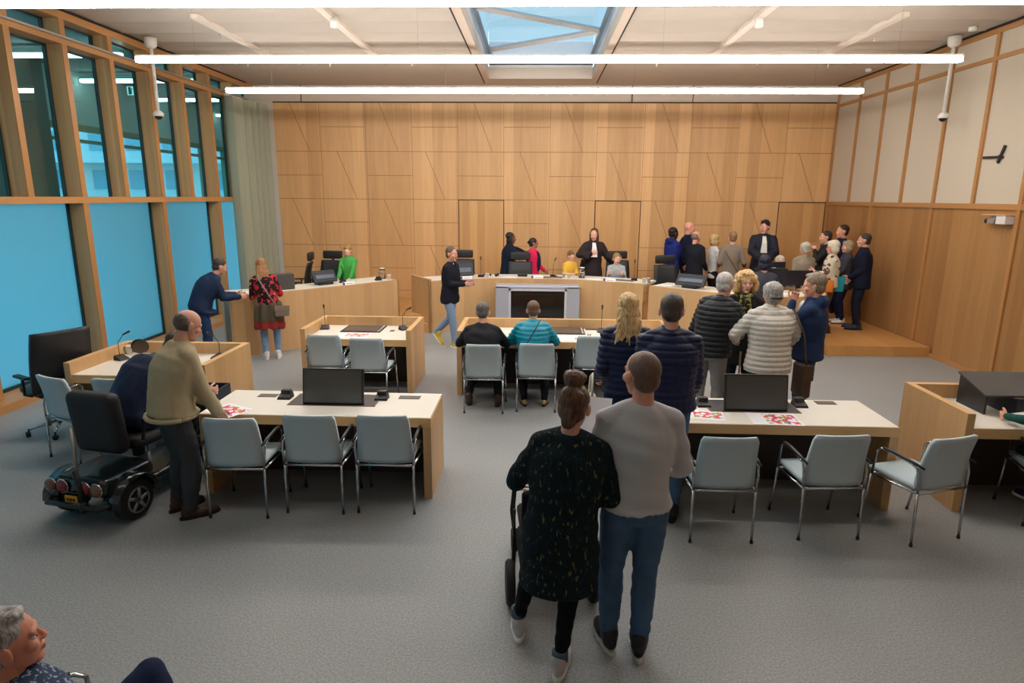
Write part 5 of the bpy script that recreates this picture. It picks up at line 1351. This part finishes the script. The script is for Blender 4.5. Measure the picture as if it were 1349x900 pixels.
# 19 hoodie
P = person('man in blue hooded sweatshirt and jeans with a hand at his chin', 2.97, 6.86, h=1.80, rz=62, girth=1.05, lean=0, hyaw=6, hpitch=6, lhand=(-.02, .20, 1.50), rhand=(.16, .20, 1.0), lpole=(-.4, .3, -1), hairc=(150, 130, 108), hairc2=(104, 90, 76), style='full', top='hoodie', topm=cloth('royal_navy', (36, 54, 90)), hem=.93, bottomm=cloth('jeans_slate', (62, 88, 118)), hi=True, curl=55)
obj('white_tshirt', remesh(G().ell((0, .085, 1.44), (.05, .06, .09)), .012, 1), PAPER, P['o'], True)
# 20-25 behind the bench wing
P = person('man in royal blue hooded jacket with crossed arms behind the office chair', 2.92, 13.95, .17, h=1.80, rz=-60, girth=1.0, hyaw=-8, lhand=(.14, .26, 1.18), rhand=(-.12, .28, 1.14), lpole=(-1, .2, -.8), rpole=(1, .2, -.8), hairc=(22, 18, 18), skin=(66, 42, 32), top='hoodie', topm=cloth('royal_blue', (30, 40, 108)), bottomm=NAVY)
obj('wrist_watch', G().tube([(.02+.04*cos(a), .27, 1.17+.04*sin(a)) for a in [i*pi/6 for i in range(13)]], .010, 6), plain('gold', srgb(214, 180, 90), metal=.8, rough=.3), P['o'], True)
person('bald man in dark jacket facing the judge, behind the man with thinning hair', 3.36, 14.45, .17, h=1.90, rz=-130, girth=1.15, sw=1.1, hyaw=30, hairc=(150, 120, 104), style='', skin=(214, 144, 124), topm=NAVY, bottomm=JEANS_D)
person('man with thinning grey hair in black jacket seen from behind near the bald man', 3.32, 13.58, .17, h=1.74, rz=-40, girth=1.0, hyaw=-15, hpitch=4, rhand=(.18, .22, .95), lhand=(-.18, .22, .95), hairc=(140, 118, 98), style='fringe', skin=(206, 140, 116), topm=cloth('black_jacket', (26, 28, 38)), bottomm=JEANS_D, hem=.88)
person('woman with blonde bob in white top beside the taupe-dressed woman', 3.78, 13.85, .17, h=1.66, rz=-80, girth=.9, hpitch=-2, rhand=(.1, .28, 1.1), lhand=(-.12, .25, 1.1), hairc=(206, 172, 114), style='bob', skin=(220, 166, 142), top='sweater', topm=cloth('white_top', (206, 206, 206)), bottomm=cloth('black_trousers', (24, 25, 30)), hem=.85)
P = person('woman in taupe jacket with a diagonal brown strap, standing beside the blonde bob', 4.03, 13.42, .17, h=1.745, rz=-12, girth=1.0, sw=1.05, hyaw=10, rhand=(.3, .2, 1.05), lhand=(-.22, .2, 1.05), hairc=(150, 116, 88), style='short', skin=(212, 158, 134), topm=cloth('taupe', (128, 116, 104)), hem=.80, flare=1.1, bottomm=NAVY)
strap(P, [(-.14, -.16, 1.38), (-.03, -.175, 1.2), (.10, -.18, 1.0), (.18, -.16, .9)], plain('brown_bag', srgb(84, 62, 50)), .010)
P = person('man in black court gown with white bands standing behind the bench wing', 4.98, 14.35, .17, h=1.94, rz=168, girth=1.08, sw=1.08, hyaw=-28, hpitch=8, lhand=(-.06, .36, 1.20), rhand=(.06, .36, 1.20), lpole=(-1, -.2, -.6), rpole=(1, -.2, -.6), hairc=(46, 32, 26), style='full', skin=(222, 168, 146), top='robe', topm=plain('gown_black_navy', srgb(16, 22, 42), rough=.75, bump=.2, bscale=40), hem=.12, flare=1.5, bottomm=NAVY); bib(P, .36)
# 26 hooded figure in front of the bench end
P = person('person with dark blue headscarf and grey coat seen from behind at the bench end', 3.62, 10.28, h=1.70, rz=-12, girth=1.0, hpitch=6, rhand=(.2, .28, 1.1), lhand=(-.2, .28, 1.1), hairc=(24, 28, 50), style='bob', top='coat', topm=cloth('dark_grey_coat', (62, 62, 72)), hem=.7, bottomm=cloth('black_trousers', (24, 25, 30)))
# 27-33 at the right
person('person with curly grey hair in taupe jacket seen from behind, beyond the dark monitors', 4.96, 12.05, .17, h=1.63, rz=8, girth=1.1, sw=1.05, rhand=(.16, .26, 1.1), hairc=(196, 188, 174), hairc2=(140, 132, 120), style='greycurl', topm=cloth('taupe_light', (140, 128, 112)), bottomm=NAVY)
person('dark-haired man in black sweater with hand on his chin, behind the bench wing', 5.76, 12.95, .17, h=1.80, rz=82, girth=1.15, lean=4, hyaw=2, lhand=(-.02, .24, 1.44), lpole=(-.5, .4, -1), rhand=(.18, .2, 1.0), hairc=(52, 42, 38), style='short', skin=(206, 148, 124), top='sweater', topm=cloth('black_knit', (38, 38, 42)), bottomm=NAVY, curl=55)
P = person('white-haired woman in cream and brown patterned jacket with glasses', 5.38, 11.85, .17, h=1.68, rz=78, girth=1.0, hpitch=4, lhand=(-.06, .28, 1.12), rhand=(.1, .26, 1.05), hairc=(226, 216, 198), hairc2=(186, 172, 150), style='bob', skin=(216, 150, 130), topm=flecks('cream_pattern', srgb(206, 196, 178), [(srgb(92, 66, 50), .55)], 7, (1, 1, 2)), bottomm=cloth('brown_trousers', (92, 66, 54)), shoem=plain('brown_leather', srgb(66, 42, 34)), hem=.95); glasses(P)
bag('bright turquoise bag on the arm of the white-haired woman', P, (.20, -.16, 1.02), (.10, .26, .28), cloth('turquoise_bag', (46, 170, 196)), [(.20, -.05, 1.0), (.22, -.02, 1.2), (.20, -.2, 1.0)])
obj('orange_scarf_end', G().rbox(-.26, -.02, .78, -.20, .14, 1.0, .02), cloth('orange', (214, 128, 48)), P['o'], True)
person('tall dark-haired man in navy jacket at the very back of the platform group', 6.26, 13.45, .17, h=1.90, rz=88, girth=1.1, hairc=(58, 44, 36), style='short', skin=(208, 150, 124), topm=cloth('navy_red', (28, 34, 62)), bottomm=NAVY)
person('woman with short grey-blonde hair in dark jacket, just before the man in navy coat', 6.08, 12.78, .17, h=1.62, rz=80, girth=1.05, hairc=(176, 158, 130), style='bob', skin=(206, 150, 128), topm=cloth('dark_grey_coat', (62, 62, 72)), hem=.8, bottomm=NAVY, shoem=plain('white_sneaker', srgb(226, 222, 216)), lhand=(-.1, .3, .95), rhand=(.1, .3, .92))
P = person('man in dark navy coat and trousers standing nearest the right wall on the platform', 6.12, 12.2, .17, h=1.79, rz=70, girth=1.05, lean=2, lhand=(-.12, .22, 1.0), rhand=(.16, .16, .95), hairc=(58, 52, 50), style='short', skin=(204, 148, 124), top='coat', topm=cloth('navy_overcoat', (22, 28, 48)), hem=.82, bottomm=cloth('navy_trousers', (26, 32, 52)), shoem=plain('navy_shoe', srgb(26, 36, 66), rough=.4))
person('white-haired seated person mostly hidden behind the monitors at the bench end', 4.86, 12.95, .17, h=1.6, rz=170, sit=True, hipz=.55, girth=1.0, hairc=(224, 214, 200), style='bob', topm=cloth('taupe_light', (140, 128, 112)), bottomm=NAVY)
# 34 woman with bun
KNIT = flecks('flecked_knit', srgb(22, 32, 36), [(srgb(20, 46, 56), .58), (srgb(92, 96, 62), .63)], 44, (1.5, 1.5, .5), rough=.95, bump=.8)
P = person('woman with a brown hair bun in a long dark flecked sweater and black leggings', .15, 3.12, h=1.63, rz=-6, girth=1.08, sw=1.0, side=5, lean=4, curve=4, hpitch=14, hyaw=-14, lfoot=(-.26, .26, .0), rfoot=(.02, -.04, .0), lhand=(-.26, .28, .97), rhand=(.07, .17, .99), lpole=(-.6, -.6, -.6), rpole=(1, -.55, -.1),
    hairc=(112, 74, 46), hairc2=(44, 28, 22), style='bun', skin=(206, 150, 122), top='sweater', topm=KNIT, hem=.60, flare=1.02, infl=.022, sleeve=.55, bottomm=cloth('black_leggings', (14, 15, 20)), legw=.8, shoem=plain('pale_canvas', srgb(190, 184, 184), rough=.8), solem=plain('white_sole', srgb(235, 235, 232)), hi=True, collar=0)
for k in (-1, 1):
    an = P['leg'][k][2]; obj('rolled_cuff', G().lathe([(.042, -.03), (.046, -.025), (.046, .025), (.041, .03)], 18, mat=T(an.x, an.y, an.z+.035)), cloth('denim_cuff', (78, 96, 112)), P['o'], True)
tag(obj('leaflet', G().box(-.10, -.002, -.13, .10, .002, .13, mat=RX(rad(-35))), PAPER, None, False, (.34, 3.52, 1.34), rad(-14)), 'white printed leaflet held in front of the woman with the bun', 'paper')
# 35 man in grey sweater
P = person('man with shaved hair in light grey sweater, jeans and black sneakers, seen from behind', .56, 3.22, h=1.805, rz=2, girth=.98, sw=1.02, hyaw=24, hpitch=0, lfoot=(-.10, .10, 0), rfoot=(.07, .04, 0), lhand=(-.16, .26, 1.12), rhand=(.20, .26, 1.06), lpole=(-.3, -.5, -.8), rpole=(.45, -.6, -.7), hairc=(112, 84, 70), hairc2=(96, 70, 58), style='shaved', skin=(212, 146, 122),
    top='sweater', topm=plain('grey_knit', srgb(192, 190, 192), rough=.9, bump=.25, bscale=180, var=.06), hem=1.0, infl=.010, bottomm=JEANS, legw=1.1, shoem=plain('black_sneaker', srgb(26, 26, 30), rough=.5), solem=plain('cream_sole', srgb(216, 212, 200)), hi=True, collar=.5)
# 36 seated man bottom corner
P = person('seated man with white hair and blue floral shirt in the bottom corner', -1.77, 1.95, h=1.68, rz=-50, hyaw=0, sit=True, hipz=.375, girth=1.1, lean=-16, curve=8, hpitch=0, lfoot=(.04, .42, .16), rfoot=(.12, .36, .0), lhand=(-.22, .10, .48), rhand=(.22, .08, .46), hairc=(176, 170, 168), hairc2=(122, 116, 116), style='full', skin=(196, 122, 96), top='shirt', infl=.01,
    topm=flecks('blue_floral_shirt', srgb(52, 66, 92), [(srgb(150, 160, 176), .56), (srgb(120, 80, 70), .66)], 60), bottomm=cloth('navy_denim', (24, 34, 62)), hi=True)
# 37 person with green sleeve
P = person('person in dark green sweater sitting at the right edge, forearm resting on the desk', 4.40, 4.92, h=1.60, rz=14, sit=True, hipz=.53, girth=.95, lean=16, hyaw=-10, lhand=(-.28, .46, .80), rhand=(.10, .50, .80), lpole=(-1, .0, -.3), hairc=(90, 62, 44), style='bob', skin=(204, 146, 118), top='sweater', topm=cloth('bottle_green', (16, 74, 66)), bottomm=cloth('dark_trousers', (38, 40, 50)), shoem=plain('navy_shoe', srgb(26, 36, 66)), solem=plain('white_sole', srgb(235, 235, 232)), lfoot=(.0, .30, .06), rfoot=(.2, .2, 0))
tag(obj('leaflet', G().box(-.11, -.08, 0, .11, .08, .003), PAPER, None, False, (4.22, 5.33, .80), rad(20)), 'white leaflet under the hand of the person in the green sleeve', 'paper')

# ------------------------------------------------------------------ light
w = bpy.data.worlds.new('World'); SC.world = w; w.use_nodes = True; nt = w.node_tree; nt.nodes.clear()
out = nt.nodes.new('ShaderNodeOutputWorld'); bg = nt.nodes.new('ShaderNodeBackground'); tc = nt.nodes.new('ShaderNodeTexCoord'); sp = nt.nodes.new('ShaderNodeSeparateXYZ')
r = nt.nodes.new('ShaderNodeValToRGB'); nt.links.new(tc.outputs['Generated'], sp.inputs[0]); nt.links.new(sp.outputs['Z'], r.inputs[0])
r.color_ramp.elements[0].position = 0; r.color_ramp.elements[0].color = (.80, .95, 1.0, 1); r.color_ramp.elements[1].position = .8; r.color_ramp.elements[1].color = (.42, .66, .92, 1)
nt.links.new(r.outputs[0], bg.inputs[0]); bg.inputs[1].default_value = 2.6; nt.links.new(bg.outputs[0], out.inputs[0])

# ------------------------------------------------------------------ camera
p, y_, r_ = rad(12.787), rad(2.135), rad(.403)
F = V((-sin(y_)*cos(p), cos(y_)*cos(p), -sin(p))); rt = V((cos(y_), sin(y_), 0)); u = rt.cross(F)
R = rt*cos(r_)+u*sin(r_); U = u*cos(r_)-rt*sin(r_)
cam = bpy.data.cameras.new('camera'); co = bpy.data.objects.new('camera', cam); COL.objects.link(co)
mw = M((R, U, -F)).transposed().to_4x4(); mw.translation = V((0, 0, 2.59)); co.matrix_world = mw
cam.sensor_width = 36; cam.lens = 839*36/1349; cam.clip_start = .05; cam.clip_end = 400
SC.camera = co
SC.view_settings.view_transform = 'Standard'; SC.view_settings.look = 'None'; SC.view_settings.gamma = 1; SC.view_settings.use_curve_mapping = False
SC.view_settings.exposure = 0.0
SC.cycles.max_bounces = 8; SC.cycles.transparent_max_bounces = 16; SC.cycles.caustics_reflective = False; SC.cycles.caustics_refractive = False
SC.cycles.use_denoising = True; SC.cycles.sample_clamp_indirect = 8
